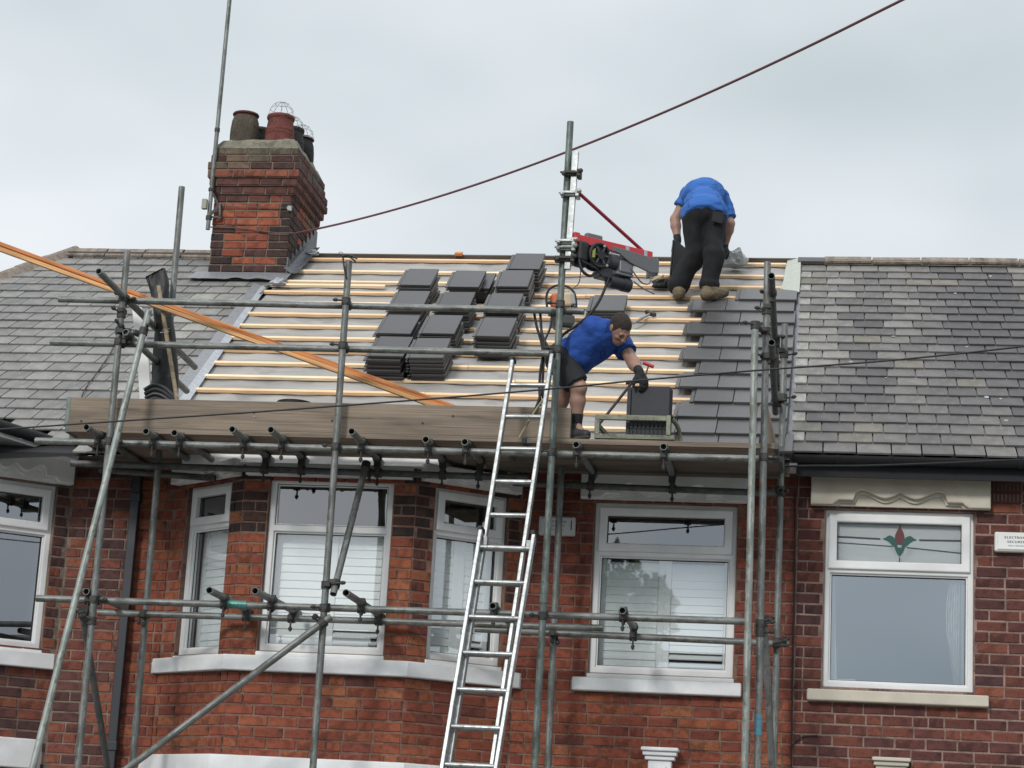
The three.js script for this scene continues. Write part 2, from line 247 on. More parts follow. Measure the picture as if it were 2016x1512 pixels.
// ---------- windows ----------
function ring(x0, x1, y0, y1, w, d, bev = 0.006, bars = []) {      // a frame of width w with cross bars at the heights given
  const hs = [], ys = [y0 + w, ...bars.flatMap((b) => [b - w * .5, b + w * .5]), y1 - w];
  for (let i = 0; i < ys.length; i += 2) hs.push(rect(x0 + w, x1 - w, ys[i], ys[i + 1]));
  return extr(rect(x0, x1, y0, y1), d, bev, hs);
}
function win(house, f, s0, s1, y0, y1, o) {
  const m4 = M4(f), place = (g) => g.applyMatrix4(m4), fw = o.fw ?? 0.048, yb = o.bar;
  const w = part(house, 'window', place(ring(s0, s1, y0, y1, fw, 0.07, 0.007, [yb]).translate(0, 0, -0.115)), o.frame ?? M.white);
  if (o.label) w.userData.label = o.label;
  const add = (n, g, m) => sub(w, n, place(g), m, V(0, 0, 0));
  add('glazing_bead', ring(s0 + fw - .002, s1 - fw + .002, y0 + fw - .002, yb - fw / 2 + .002, 0.014, 0.022, 0.005).translate(0, 0, -0.085), o.frame ?? M.white);
  let tx0 = s0 + fw, tx1 = s1 - fw, ty0 = yb + fw / 2, ty1 = y1 - fw;
  if (o.sash) { add('sash', ring(tx0 - .016, tx1 + .016, ty0 - .014, ty1 + .014, 0.062, 0.055, 0.010).translate(0, 0, -0.075), o.frame ?? M.white); tx0 += .046; tx1 -= .046; ty0 += .046; ty1 -= .046; }
  else add('glazing_bead', ring(tx0 - .002, tx1 + .002, ty0 - .002, ty1 + .002, 0.014, 0.022, 0.005).translate(0, 0, -0.085), o.frame ?? M.white);
  add('gasket', merge([ring(s0 + fw + .008, s1 - fw - .008, y0 + fw + .008, yb - fw / 2 - .008, 0.008, 0.005, 0).translate(0, 0, -0.082), ring(tx0 - .004, tx1 + .004, ty0 - .004, ty1 + .004, 0.008, 0.005, 0).translate(0, 0, -0.066)]), M.rubber);
  const gl = (x0, x1, a, b, z) => new THREE.PlaneGeometry(x1 - x0, b - a).translate((x0 + x1) / 2, (a + b) / 2, z);
  add('pane', gl(s0 + fw, s1 - fw, y0 + fw, yb - fw / 2, -0.092), o.lowGlass ?? M.glass);
  add('pane', gl(tx0 - .008, tx1 + .008, ty0 - .008, ty1 + .008, -0.080), o.topGlass ?? M.glass);
  if (o.cill) add('window_cill', rbox(s1 - s0 + .02, 0.034, 0.13, 0.010, 2).translate((s0 + s1) / 2, y0 - 0.021, -0.062), o.frame ?? M.white);
  if (o.shutter) {                                              // white louvred shutters close behind the glass
    const a0 = s0 + fw - .01, a1 = s1 - fw + .01, b0 = y0 + fw - .03, b1 = o.shutterTop ?? yb + .03, n = o.shutter, pw = (a1 - a0) / n, sl = new THREE.BoxGeometry(1, 0.066, 0.010);
    for (let k = 0; k < n; k++) {
      const x0 = a0 + k * pw, x1 = x0 + pw; add('shutter_frame', ring(x0, x1, b0, b1, 0.048, 0.028, 0.003).translate(0, 0, -0.19), M.slat);
      const tilt = k === n - 1 && o.openLow ? 2 : 0;
      for (let y = b0 + .048 + .030, i = 0; y < b1 - .06; y += 0.0595, i++) {
        const ang = -0.17 + (hash(i, k, o.shutter) - .5) * .06 - (i < tilt ? 0.75 : 0), q = f.q.clone().multiply(new THREE.Quaternion().setFromAxisAngle(V(1, 0, 0), ang));
        sub(w, 'slat', sl, M.slat, f.p((x0 + x1) / 2, y, -0.176), q, V(pw - .1, 1, 1));
      }
    }
  }
  // the room seen through the glass
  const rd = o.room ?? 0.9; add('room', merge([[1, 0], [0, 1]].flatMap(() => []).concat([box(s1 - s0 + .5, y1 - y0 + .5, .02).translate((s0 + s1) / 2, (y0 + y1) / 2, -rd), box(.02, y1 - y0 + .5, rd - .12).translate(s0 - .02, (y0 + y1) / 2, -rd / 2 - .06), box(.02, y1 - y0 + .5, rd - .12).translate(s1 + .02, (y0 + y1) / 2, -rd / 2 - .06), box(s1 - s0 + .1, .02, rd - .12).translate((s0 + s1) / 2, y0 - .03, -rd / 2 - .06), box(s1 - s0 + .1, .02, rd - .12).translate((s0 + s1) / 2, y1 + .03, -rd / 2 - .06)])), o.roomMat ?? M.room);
  return w;
}
// a stone lintel carved with a double scallop
function lintelG(w, h, t = 0.045) {
  const arch = [], cx = w / 2, hw = w * 0.262, lip = [];
  const f = (t2) => { const a = Math.abs(t2); return h * (a < .33 ? .26 + .22 * Math.pow(1 - a / .33, 1.7) : a < .82 ? .26 + .27 * smooth((a - .33) / .49) : .17 + .36 * Math.sqrt(Math.max(0, 1 - Math.pow((a - .82) / .18, 2)))); };
  const e0 = cx - hw - w * .10, N = 34;
  const pts = [[0, 0], [e0 - w * .018, 0], [e0 + w * .02, h * .17], [cx - hw - w * .012, h * .17]];
  for (let i = 0; i <= N; i++) { const t2 = -1 + 2 * i / N; arch.push([cx + t2 * hw, Math.max(h * .17, f(t2))]); }
  pts.push(...arch, [cx + hw + w * .012, h * .17], [w - e0 - w * .02, h * .17], [w - e0 + w * .018, 0], [w, 0], [w, h], [0, h]);
  const inner = arch.map(([x, y]) => [cx + (x - cx) * .965, Math.max(0.002, y - h * .13)]);
  const mid = [[e0 + w * .012, 0.001], [e0 + w * .03, h * .10], [cx - hw * .99, h * .10], ...inner.map(([x, y]) => [x, Math.max(y, h * .10)]), [cx + hw * .99, h * .10], [w - e0 - w * .03, h * .10], [w - e0 - w * .012, 0.001], [w - .001, .001], [w - .001, h - .001], [.001, h - .001], [.001, .001]];
  return merge([extr(rect(.002, w - .002, .002, h - .002), t, 0), extr(mid, 0.030, 0.003).translate(0, 0, t - .01), extr(pts, 0.045, 0.010).translate(0, 0, t + .016)]);
}
const sillG = (L, h, d) => rbox(L, h, d, 0.012, 2);

// ================= the houses of the terrace =================
const near2 = (s, y, f) => 0;
// ----- middle house, its roof stripped -----
const houseB = thing('terraced_house', V(-2.7, 0, 0), 'red brick terraced house behind the scaffold, its roof stripped to battens', 'house');
const fB = { l: facet(-5.25, 0, -4.98, 0), cl: facet(-4.98, 0, -4.28, 0.55), f: facet(-4.28, 0.55, -2.98, 0.55), cr: facet(-2.98, 0.55, -2.28, 0), r: facet(-2.28, 0, -0.24, 0) };
const wB = { cl: [.178, .738, 3.035, 4.325], f: [.197, 1.128, 3.055, 4.336], cr: [.162, .782, 3.053, 4.325], r: [.548, 1.603, 3.043, 4.309] };
const YT = 4.56;
{
  const order = ['l', 'cl', 'f', 'cr', 'r'], list = [];
  const geos = order.map((k) => backing(fB[k], 0, fB[k].L, 0, 'lr'.includes(k) ? YT : 4.42, wB[k] ? [wB[k]] : [], .1, k === 'cl' || k === 'r' ? .05 : 0, k === 'l' || k === 'cr' ? .05 : 0));
  const wall = part(houseB, 'wall', merge(geos), M.mortarB);
  for (const k of order) {
    const f = fB[k], h = wB[k];
    const choose = (s, y, w) => {
      const pier = (k === 'f' && (s < .2 || s > 1.12)) || (k === 'cl' && s > .74) || (k === 'cr' && s < .17) || (k === 'cr' && s > .77);
      if (pier && y > 3.1) { const edge = k === 'f' ? (s < .2 ? 1 - s / .2 : (s - 1.12) / .2) : .5; if (y > 3.86 + .25 * hash(Math.round(y * 60), 3) && rnd() < .8 - (k === 'cr' ? .0 : 0)) return pick(PAL.soot); if (k === 'cr' && rnd() < .5) return pick([PAL.B[7], PAL.soot[3], PAL.B[6]]); return pick([PAL.B[2], PAL.B[0], PAL.B[5], PAL.B[4]]); }
      const c0 = f.p(s, y), t = .70 * rnd() + .30 * Math.max(0, Math.min(1, .5 + 3 * (fbm(c0.x * 1.7 + 9, y * 2.6, 0, 3, 121) - .5))); if (k === 'r' && y > 3.0) return t < .45 ? PAL.B[3] : t < .7 ? PAL.B[6] : t < .85 ? PAL.B[1] : PAL.B[4];
      return t < .26 ? PAL.B[0] : t < .47 ? PAL.B[1] : t < .60 ? PAL.B[2] : t < .72 ? PAL.B[3] : t < .83 ? PAL.B[4] : t < .90 ? PAL.B[5] : t < .96 ? PAL.B[6] : PAL.B[7];
    };
    const hs = h ? [[h[0] - .003, h[1] + .003, h[2] - .05, h[3]]] : [];
    bricks(f, 0, f.L, 1.35, 'lr'.includes(k) ? YT : 4.42, hs, choose, list, BL, k === 'cl' ? .05 : k === 'cr' ? .12 : 0);
  }
  layBricks(wall, list, 300);
  // sills: one round the bay, one under the right-hand window
  const path = [[-4.99, 0], [-4.30, .60], [-2.96, .60], [-2.22, 0]].map((p) => p);
  const out = [[-5.035, -.01], [-5.0, .025], [-4.305, .605], [-2.955, .605], [-2.235, .03], [-2.225, -.01]];
  const sg = new THREE.ExtrudeGeometry(new THREE.Shape(out.map((p) => new THREE.Vector2(p[0], -p[1]))), { depth: 0.095, bevelEnabled: true, bevelSize: .008, bevelThickness: .008, bevelSegments: 2 }); sg.rotateX(-Math.PI / 2); sg.translate(0, 2.912, 0);
  part(houseB, 'bay_sill', triUV(sg), M.whitePaint);
  const a = at(1125, 1350, .06).x, b = at(1459, 1365, .06).x;
  part(houseB, 'window_sill', sillG(b - a, .098, .2).translate((a + b) / 2, 2.955, -.03), M.whitePaint);
  const bv = { cl: wB.cl, f: wB.f, cr: wB.cr };
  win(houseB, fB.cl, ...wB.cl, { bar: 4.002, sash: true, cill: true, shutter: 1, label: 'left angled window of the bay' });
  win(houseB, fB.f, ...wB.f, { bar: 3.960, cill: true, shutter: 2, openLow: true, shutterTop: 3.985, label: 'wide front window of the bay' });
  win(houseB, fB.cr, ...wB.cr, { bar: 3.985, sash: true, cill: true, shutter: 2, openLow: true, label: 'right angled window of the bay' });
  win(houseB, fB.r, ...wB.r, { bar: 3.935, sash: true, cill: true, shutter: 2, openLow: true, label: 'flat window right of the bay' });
  // lintels over the windows
  for (const [f, s0, s1, k0] of [[fB.cl, .06, .86, 0], [fB.f, .03, 1.27, 1], [fB.cr, .03, .84, 0]]) part(houseB, 'lintel', lintelG(s1 - s0, k0 === 1 ? .085 : .125).translate(s0, 4.332, -.02).applyMatrix4(M4(f)), M.whitePaint);
  const la = at(1144, 975, .05).x, lb = at(1471, 985, .05).x;
  part(houseB, 'lintel', lintelG(lb - la, .21).translate(la, 4.322, -.012), M.whitePaint);
  // the white band round the head of the bay, fascia, soffit
  part(houseB, 'fascia_board', box(1.98, .135, .025).translate(-3.80, 4.497, .46), M.white);
  part(houseB, 'soffit_board', box(4.95, .02, .30).translate(-2.72, 4.57, .15), M.white);
  part(houseB, 'bay_head', (() => { const g = new THREE.ExtrudeGeometry(new THREE.Shape([[-5.0, 0], [-4.29, .565], [-2.97, .565], [-2.26, 0]].map((p) => new THREE.Vector2(p[0], -p[1]))), { depth: .014, bevelEnabled: false }); g.rotateX(-Math.PI / 2); g.translate(0, 4.420, 0); return triUV(g); })(), M.white);
  // ground-floor bay: the white band at the foot of the picture
  const gb = at(305, 1502, .70), gb2 = at(806, 1512, .70);
  part(houseB, 'bay_cornice', (() => { const g = new THREE.ExtrudeGeometry(new THREE.Shape([[-5.05, 0], [-4.33, .64], [-2.93, .64], [-2.2, 0]].map((p) => new THREE.Vector2(p[0], -p[1]))), { depth: .20, bevelEnabled: true, bevelSize: .02, bevelThickness: .01, bevelSegments: 3 }); g.rotateX(-Math.PI / 2); g.translate(0, 2.09, 0); return triUV(g); })(), M.whitePaint);
}
// a carved white corbel over the door
function corbel(house, px, py, m) {
  const p = at(px, py, .12), g = merge([rbox(.27, .028, .17, .010, 2).translate(0, -.014, 0), rbox(.245, .03, .15, .008, 2).translate(0, -.044, -.01), rbox(.215, .03, .13, .008, 2).translate(0, -.075, -.02), rbox(.17, .34, .11, .012, 2).translate(0, -.26, -.03), rbox(.10, .26, .03, .012, 2).translate(0, -.26, .035)]);
  part(house, 'corbel', g.translate(p.x, p.y, .06), m);
}
corbel(houseB, 1299, 1471, M.whitePaint);

// ----- right-hand house -----
const houseC = thing('terraced_house', V(1.2, 0, 0), 'right-hand terraced house with dark brick, cream stone and a grey slate roof', 'house');
{
  const f = facet(-.24, 0, 3.4, 0), X = .24;                      // s = x + .24
  const w = [5.214 - 5.25 + X, 6.281 - 5.25 + X, 3.010, 4.305], vent = [at(1951, 950, 0).x + X, at(1951, 950, 0).x + X + .22, 4.38, 4.536];
  const hole = [w];
  const wall = part(houseC, 'wall', backing(f, 0, 3.6, 0, YT, hole), M.mortarC), list = [];
  const choose = (s, y) => { const t = .70 * rnd() + .30 * Math.max(0, Math.min(1, .5 + 3 * (fbm(s * 1.7 + 3, y * 2.6, 0, 3, 123) - .5))), d = y < 2.95 ? .1 : 0; return t < .18 ? PAL.C[0] : t < .36 ? PAL.C[1] : t < .52 ? PAL.C[2] : t < .62 + d ? PAL.C[3] : t < .76 + d ? PAL.C[4] : t < .80 + d ? PAL.C[5] : t < .89 ? PAL.C[6] : PAL.C[7]; };
  bricks(f, 0.004, 3.6, 1.35, YT, [[w[0] - .003, w[1] + .003, w[2] - .05, w[3]], vent], choose, list, BL, .075);
  layBricks(wall, list, 300);
  const lx = -.144, lw = 1.142 - lx;
  part(houseC, 'lintel', lintelG(lw, .21).translate(lx, 4.322, -.012), M.cream);
  const a = at(1588, 1370, .06).x, b = at(1947, 1383, .06).x;
  part(houseC, 'window_sill', sillG(b - a, .082, .2).translate((a + b) / 2, 2.945, -.03), M.cream);
  const x0 = w[0] - X, x1 = w[1] - X;
  const fw = facet(0, 0, 1, 0);
  const frost = new THREE.MeshPhysicalMaterial({ color: C(.86, .92, .93), roughness: 0.30, transmission: .8, thickness: 0, ior: 2.2, bumpMap: rep(T.fine, 9), bumpScale: .0006 });
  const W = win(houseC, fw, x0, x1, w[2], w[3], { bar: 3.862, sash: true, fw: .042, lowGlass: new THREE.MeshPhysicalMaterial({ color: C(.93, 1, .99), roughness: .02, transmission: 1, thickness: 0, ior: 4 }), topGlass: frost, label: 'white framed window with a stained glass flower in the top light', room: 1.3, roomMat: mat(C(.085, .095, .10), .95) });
  // blind behind the frosted light, curtains, things on the sill
  sub(W, 'blind', box(x1 - x0 - .1, .40, .01), mat(C(.30, .33, .34), .9), V((x0 + x1) / 2, 4.08, -.19));
  const cx = (x0 + x1) / 2 + .006, cy = at(1770, 1065, -.07).y;
  const came = mat(C(.05, .055, .06), .5, { metalness: .4 }), zc = -.076;
  const strip = (a2, b2, r = .0055) => bar(V(...a2, zc), V(...b2, zc), .006, r * 2, .001, V(0, 1, 0));
  const petal = (pts, d) => extr(new THREE.SplineCurve(pts.map((p) => new THREE.Vector2(p[0] * .86, p[1] * .9))).getPoints(30).map((p) => [p.x, p.y]), d, .001);
  const ty0 = 3.93, ty1 = 4.205;
  const red = new THREE.MeshPhysicalMaterial({ color: C(.17, .05, .055), roughness: .25, transmission: .3, thickness: 0 }), green = new THREE.MeshPhysicalMaterial({ color: C(.035, .13, .105), roughness: .25, transmission: .3, thickness: 0 });
  sub(W, 'stained_glass', petal([[0, .090], [.034, .03], [.040, -.02], [.024, -.055], [0, -.064], [-.024, -.055], [-.040, -.02], [-.034, .03], [0, .090]], .004), red, V(cx, cy + .03, zc - .003));
  for (const s of [-1, 1]) sub(W, 'stained_glass', petal([[s * .02, -.05], [s * .045, .0], [s * .085, .020], [s * .12, .0], [s * .142, -.012], [s * .10, -.028], [s * .06, -.062], [s * .02, -.085], [s * .02, -.05]], .004), green, V(cx, cy + .022, zc - .002));
  sub(W, 'stained_glass', petal([[-.03, -.02], [.03, -.02], [.04, -.03], [0, -.09], [-.04, -.03], [-.03, -.02]], .004), green, V(cx, cy - .03, zc - .0025));
  sub(W, 'lead_came', merge([strip([cx - .14, cy + .012], [x0 + .09, cy + .020]), strip([cx + .14, cy + .012], [x1 - .09, cy + .016]), strip([cx, cy + .12], [cx, ty1]), strip([cx, cy - .12], [cx, ty0]), strip([x0 + .09, cy - .024], [cx - .05, cy - .04], .003), strip([cx + .05, cy - .045], [x1 - .09, cy - .075], .003)]), came, V(0, 0, 0));
  const curtain = (xs, y0, y1, z, lit) => { const pos = [], uv = [], idx = [], n = 26, r = 30; for (let j = 0; j <= r; j++) for (let i = 0; i <= n; i++) { const t = j / r, [e0, e1] = xs(t), x = e0 + (e1 - e0) * i / n; pos.push(x, y1 + (y0 - y1) * t, z + .022 * Math.sin(i * 1.35 + t * .8)); uv.push(i / n * .4, t); } for (let j = 0; j < r; j++) for (let i = 0; i < n; i++) { const a2 = j * (n + 1) + i; idx.push(a2, a2 + n + 1, a2 + 1, a2 + 1, a2 + n + 1, a2 + n + 2); } const g = new THREE.BufferGeometry(); g.setAttribute('position', new THREE.Float32BufferAttribute(pos, 3)); g.setAttribute('uv', new THREE.Float32BufferAttribute(uv, 2)); g.setIndex(idx); g.computeVertexNormals(); return g; };
  const cm = mat(C(.85, .81, .77), .95, { side: THREE.DoubleSide, map: rep(T.cloth, 3) }), net = mat(C(.62, .66, .65), .9, { side: THREE.DoubleSide });
  const e = x1 - .055;
  sub(W, 'curtain', curtain((t) => [e - .105 - .03 * Math.sin(Math.min(1, t * 1.6) * 2.6) + .05 * Math.max(0, t - .55) * 2, e - .035], 3.06, 3.86, -.135), cm, V(0, 0, 0));
  sub(W, 'curtain', curtain((t) => [x0 + .03, x0 + .075 + .03 * t], 3.06, 3.86, -.16), net, V(0, 0, 0));
  sub(W, 'curtain_end', curtain(() => [e - .028, e + .01], 3.05, 3.86, -.14), net, V(0, 0, 0));
  sub(W, 'ornament_box', rbox(.16, .024, .05, .003), mat(C(.42, .44, .44), .6), V(x0 + .16, 3.068, -.16));
  // air brick: two pierced courses
  const vm = mat(C(.10, .038, .035), .9), vg = [], bx = vent[0] - X;
  for (const y of [4.39, 4.468]) { for (let i = 0; i < 8; i++) vg.push(box(.012, .062, .04).translate(bx + .012 + i * .0275, y + .031, -.018)); vg.push(box(.215, .010, .04).translate(bx + .108, y - .004, -.018), box(.215, .010, .04).translate(bx + .108, y + .065, -.018)); }
  part(houseC, 'air_brick', merge(vg), vm);
  // black fascia, soffit and gutter
  part(houseC, 'fascia_board', box(3.7, .16, .022).translate(1.60, 4.575, .245), M.black);
  part(houseC, 'soffit_board', box(3.7, .012, .25).translate(1.60, 4.548, .125), M.black);
  const pr = []; for (let i = 0; i <= 10; i++) { const t = Math.PI * i / 10; pr.push([-.055 * Math.cos(t), -.052 * Math.sin(t)]); } for (let i = 10; i >= 0; i--) { const t = Math.PI * i / 10; pr.push([-.049 * Math.cos(t), -.046 * Math.sin(t)]); }
  part(houseC, 'gutter', extr(pr, 3.7, 0).rotateY(Math.PI / 2).translate(-.28, 4.632, .315), M.black);
  for (const px of [1645, 1748, 1870, 2004]) { const x = at(px, 905, .33).x; part(houseC, 'gutter_bracket', extr(pr.map(([a2, b2]) => [a2 * 1.1, b2 * 1.12]), .032, .002).rotateY(Math.PI / 2).translate(x, 4.634, .315), M.black); }
}
corbel(houseC, 1755, 1491, M.cream);

// ----- left-hand house: the end of its angled bay and the strip up to the downpipe -----
const houseA = thing('terraced_house', V(-7, 0, 0), 'left-hand terraced house with a slate roof and a brick chimney', 'house');
const fA = { c: facet(-6.50, .55, -5.80, 0), r: facet(-5.80, 0, -5.25, 0), f: facet(-7.8, .55, -6.50, .55) };
{
  const a = onFacet(fA.c, 103, 1010, -.06), b = onFacet(fA.c, 77, 1280, -.06), s1 = (a.s + b.s) / 2, y1 = onFacet(fA.c, 110, 953, -.06).y, y0 = onFacet(fA.c, 77, 1281, -.06).y;
  const w = [s1 - .62, s1, y0 + .005, y1 - .02];
  const hs = { c: [w], r: [], f: [[.19, 1.12, 3.05, 4.33]] };
  const wall = part(houseA, 'wall', merge(['c', 'r', 'f'].map((k) => backing(fA[k], 0, fA[k].L, 0, YT, hs[k], .1, k === 'r' ? .05 : 0, k === 'c' ? .05 : 0))), M.mortarA), list = [];
  const choose = (s, y) => { const t = rnd(); return t < .2 ? PAL.A[0] : t < .36 ? PAL.A[1] : t < .52 ? PAL.A[2] : t < .60 ? PAL.A[3] : t < .72 ? PAL.A[4] : t < .82 ? PAL.A[5] : t < .9 ? PAL.A[6] : PAL.A[7]; };
  const chC = (s, y) => y > 3.7 && s > w[1] ? pick([PAL.A[4], PAL.A[6], PAL.A[5], PAL.soot[3]]) : choose(s, y);
  bricks(fA.c, 0, fA.c.L, 1.35, YT, hs.c, chC, list, BL, .1); bricks(fA.r, 0, fA.r.L, 1.35, YT, [], choose, list, BL, .02); bricks(fA.f, 0, fA.f.L, 1.35, YT, hs.f, choose, list);
  layBricks(wall, list, 280);
  win(houseA, fA.c, ...w, { bar: onFacet(fA.c, 60, 1045, -.06).y, sash: true, cill: true, label: 'window of the left-hand bay' });
  win(houseA, fA.f, ...hs.f[0], { bar: 3.96, cill: true, shutter: 2 });
  const out = [[-7.8, .61], [-6.48, .61], [-5.79, .06], [-5.785, -.02], [-7.8, -.02]];
  const sg = new THREE.ExtrudeGeometry(new THREE.Shape(out.map((p) => new THREE.Vector2(p[0], -p[1]))), { depth: 0.10, bevelEnabled: true, bevelSize: .008, bevelThickness: .008, bevelSegments: 2 }); sg.rotateX(-Math.PI / 2); sg.translate(0, 2.905, 0);
  part(houseA, 'bay_sill', triUV(sg), M.whitePaint);
  const l0 = onFacet(fA.c, 142, 952, .05).s;
  part(houseA, 'lintel', lintelG(.92, .215, .05).translate(l0 - .92, y1 - .012, -.01).applyMatrix4(M4(fA.c)), M.whitePaint);
  part(houseA, 'fascia_board', box(.95, .085, .03).translate(l0 - .45, y1 + .245, .06).applyMatrix4(M4(fA.c)), M.whitePaint);
  const gb = at(40, 1484, .62);
  part(houseA, 'bay_cornice', (() => { const g = new THREE.ExtrudeGeometry(new THREE.Shape([[-7.8, .62], [-6.5, .62], [-5.86, .10], [-5.84, 0], [-7.8, 0]].map((p) => new THREE.Vector2(p[0], -p[1]))), { depth: .20, bevelEnabled: true, bevelSize: .02, bevelThickness: .01, bevelSegments: 3 }); g.rotateX(-Math.PI / 2); g.translate(0, 2.16, 0); return triUV(g); })(), M.whitePaint);
  // square downpipe with its collars
  const d0 = at(272, 900, .10), d1 = at(213, 1512, .10), dx = d0.x;
  const dp = part(houseA, 'downpipe', rbox(.068, 3.1, .055, .006).translate(dx, 2.96, .06), M.anth);
  for (const py of [978, 1468]) { const p = at(262 - (py - 978) * .09, py, .09); sub(dp, 'pipe_collar', rbox(.086, .07, .075, .006), M.anth, V(dx, p.y, .06)); }
  part(houseA, 'soffit_board', box(1.0, .012, .32).translate(-5.75, 4.566, .16), M.white);
  // gutter round the head of the bay
  const g0 = at(0, 838, .72), g1 = at(152, 886, .24);
  const gd = g1.clone().sub(g0), a0 = g0.clone().addScaledVector(gd, -1.2), trimM = M.white;
  part(houseA, 'gutter', tube(a0, g1, .046, .040), M.black);
  part(houseA, 'fascia_trim', bar(a0.clone().add(V(0, -.06, 0)).addScaledVector(fA.c.n, -.20), g1.clone().add(V(0, -.06, 0)).addScaledVector(fA.c.n, -.20), .34, .03), trimM);
}

// ================= roofs =================
const RG = 5.13;                                               // slope length from eaves to ridge
const slab = (u0, u1, v0, v1, h0, h1) => new THREE.BoxGeometry(u1 - u0, h1 - h0, v1 - v0).applyQuaternion(RQ).translate(...R((u0 + u1) / 2, (v0 + v1) / 2, (h0 + h1) / 2).toArray());
function rearSlope(house, u0, u1) {
  const top = R(0, RG, 0), g = new THREE.BoxGeometry(u1 - u0, .06, 5.2); g.rotateX(-SL); g.translate((u0 + u1) / 2, top.y - 2.6 * SN - .04, top.z - 2.6 * CS); part(house, 'rear_roof_slope', triUV(g.toNonIndexed()), M.ridge);
}
const slateG = [0, 1, 2, 3].map((k) => { const g = new RoundedBoxGeometry(1, 1, 1, 1, .02), n = g.attributes.position, uv = g.attributes.uv; for (let i = 0; i < n.count; i++) uv.setXY(i, n.getX(i) * .45 + k * .31, n.getZ(i) * .8 + k * .17); return g; });
const sm = (r, g, b) => mat(S(r, g, b * .98, .66), 0.6, { map: T.slate, bumpMap: T.slateB, bumpScale: 0.003 });
const SLA = [sm(162, 160, 158), sm(153, 151, 150), sm(170, 168, 166), sm(145, 143, 143), sm(160, 157, 153), sm(186, 183, 178)];
const SLC = [sm(164, 160, 156), sm(153, 150, 147), sm(142, 138, 136), sm(130, 127, 126), sm(118, 114, 115), sm(106, 102, 104), sm(94, 91, 94), sm(192, 189, 184), sm(143, 138, 127)];
function slates(roof, uA, uB, v0, v1, gauge, width, choose, keep) {
  let n = 0; const ph = 0.021 / gauge * 1.0;
  for (let k = 0, v = v0; v < v1; k++, v += gauge) {
    let u = uA - (k % 2 ? width / 2 : 0), i = 0;
    while (u < uB - .02) {
      const w0 = width * rr(.94, 1.06), a = Math.max(u, uA), b = Math.min(u + w0, uB), c = (a + b) / 2; u += w0; i++;
      if (b - a < .035 || !keep(c, v, b - a)) continue;
      const th = .012, q = RQ.clone().multiply(new THREE.Quaternion().setFromEuler(new THREE.Euler(-.056, (rnd() - .5) * .012, (rnd() - .5) * .006)));
      const m = sub(roof, 'slate', pick(slateG), choose(c, v, b - a, i), R(c, v + .2 + (rnd() - .5) * .008, .020 + (rnd() - .5) * .003), q, V(b - a - .009, th, .42)); n++;
    }
  }
  return n;
}
const ridgeG = (L, w = .15, drop = .085) => { const t = .018, o = [[-w, -drop], [-.03, -.008], [0, 0], [.03, -.008], [w, -drop]], i = o.map(([x, y]) => [x * .94, y - t]).reverse(); return extr([...o, ...i], L - .014, .004).rotateY(Math.PI / 2).translate(-L / 2, 0, 0); };

// ----- right-hand roof -----
{
  const roof = part(houseC, 'roof', triUV(slab(-.27, 3.5, -.02, RG, -.05, -.004).toNonIndexed()), M.black);
  const tone = (u, v, w, i) => {
    if (w < .13 && u < -.1) return rnd() < .85 ? SLC[7] : SLC[0];
    const streak = fbm(u * 3.4 + 3, v * .42, 0, 3, 81), d = fbm(u * 1.3, v * .9, 0, 3, 83), x = Math.min(1, Math.max(0, (u + .1) / 1.1));
    let k = 2.4 + (streak - .5) * 9.5 + (d - .5) * 4 + x * 2.2 + (rnd() - .5) * 1.7; if (v > 4.55) k -= 1.2; if (v < .5) k = k * .6 + .6;
    if (rnd() < .006) return SLC[7]; if (rnd() < .03) return SLC[8];
    return SLC[Math.max(0, Math.min(6, Math.round(k)))];
  };
  const g = .2175, rows = (k) => k;
  // alternate courses begin with a half slate at the party line
  let n = 0;
  for (let k = 0; k < 23; k++) {
    const v = -.03 + k * g + .0; let u = -.30 + (v / 5) * -.02, first = true;
    while (u < 2.25) {
      let w = first && k % 2 === 1 ? .105 : rr(.215, .255); first = false; const c = u + w / 2; u += w;
      const q = RQ.clone().multiply(new THREE.Quaternion().setFromEuler(new THREE.Euler(-.062, (rnd() - .5) * .018, (rnd() - .5) * .010)));
      sub(roof, 'slate', pick(slateG), tone(c, v, w), R(c, v + .2 + (rnd() - .5) * .010, .021 + (rnd() - .5) * .003), q, V(w - .010, .013, .42)); n++;
    }
  }
  // bedding at the ridge, ridge tiles
  let x = -.10, z = R(0, RG - .02, .02);
  for (let i = 0; i < 5; i++) { const L = rr(.44, .47); sub(roof, 'ridge_tile', ridgeG(L), M.ridge, V(x + L / 2, z.y + .055 + rr(-.004, .004), z.z), new THREE.Quaternion().setFromEuler(new THREE.Euler(0, 0, rr(-.008, .008)))); x += L; }
  sub(roof, 'mortar_bedding', box(2.5, .05, .26).translate(1.15, z.y - .035, z.z), mat(C(.27, .235, .20), .95, { map: rep(T.brick, 2), bumpMap: rep(T.brickB, 3), bumpScale: .01 }), V(0, 0, 0));
  sub(roof, 'slate', slateG[1], SLC[5], R(-.20, RG - .08, .05), RQ, V(.30, .03, .14));
  for (let k = 0; k < 14; k++) { const p = R(rr(.1, 2.0), rr(.6, 4.8), .034); sub(roof, 'lichen', new THREE.SphereGeometry(rr(.010, .022), 7, 5), k % 3 ? SLC[7] : M.leadPale, p, RQ, V(1, .2, 1.3)); }
  rearSlope(houseC, -.27, 3.5);
}
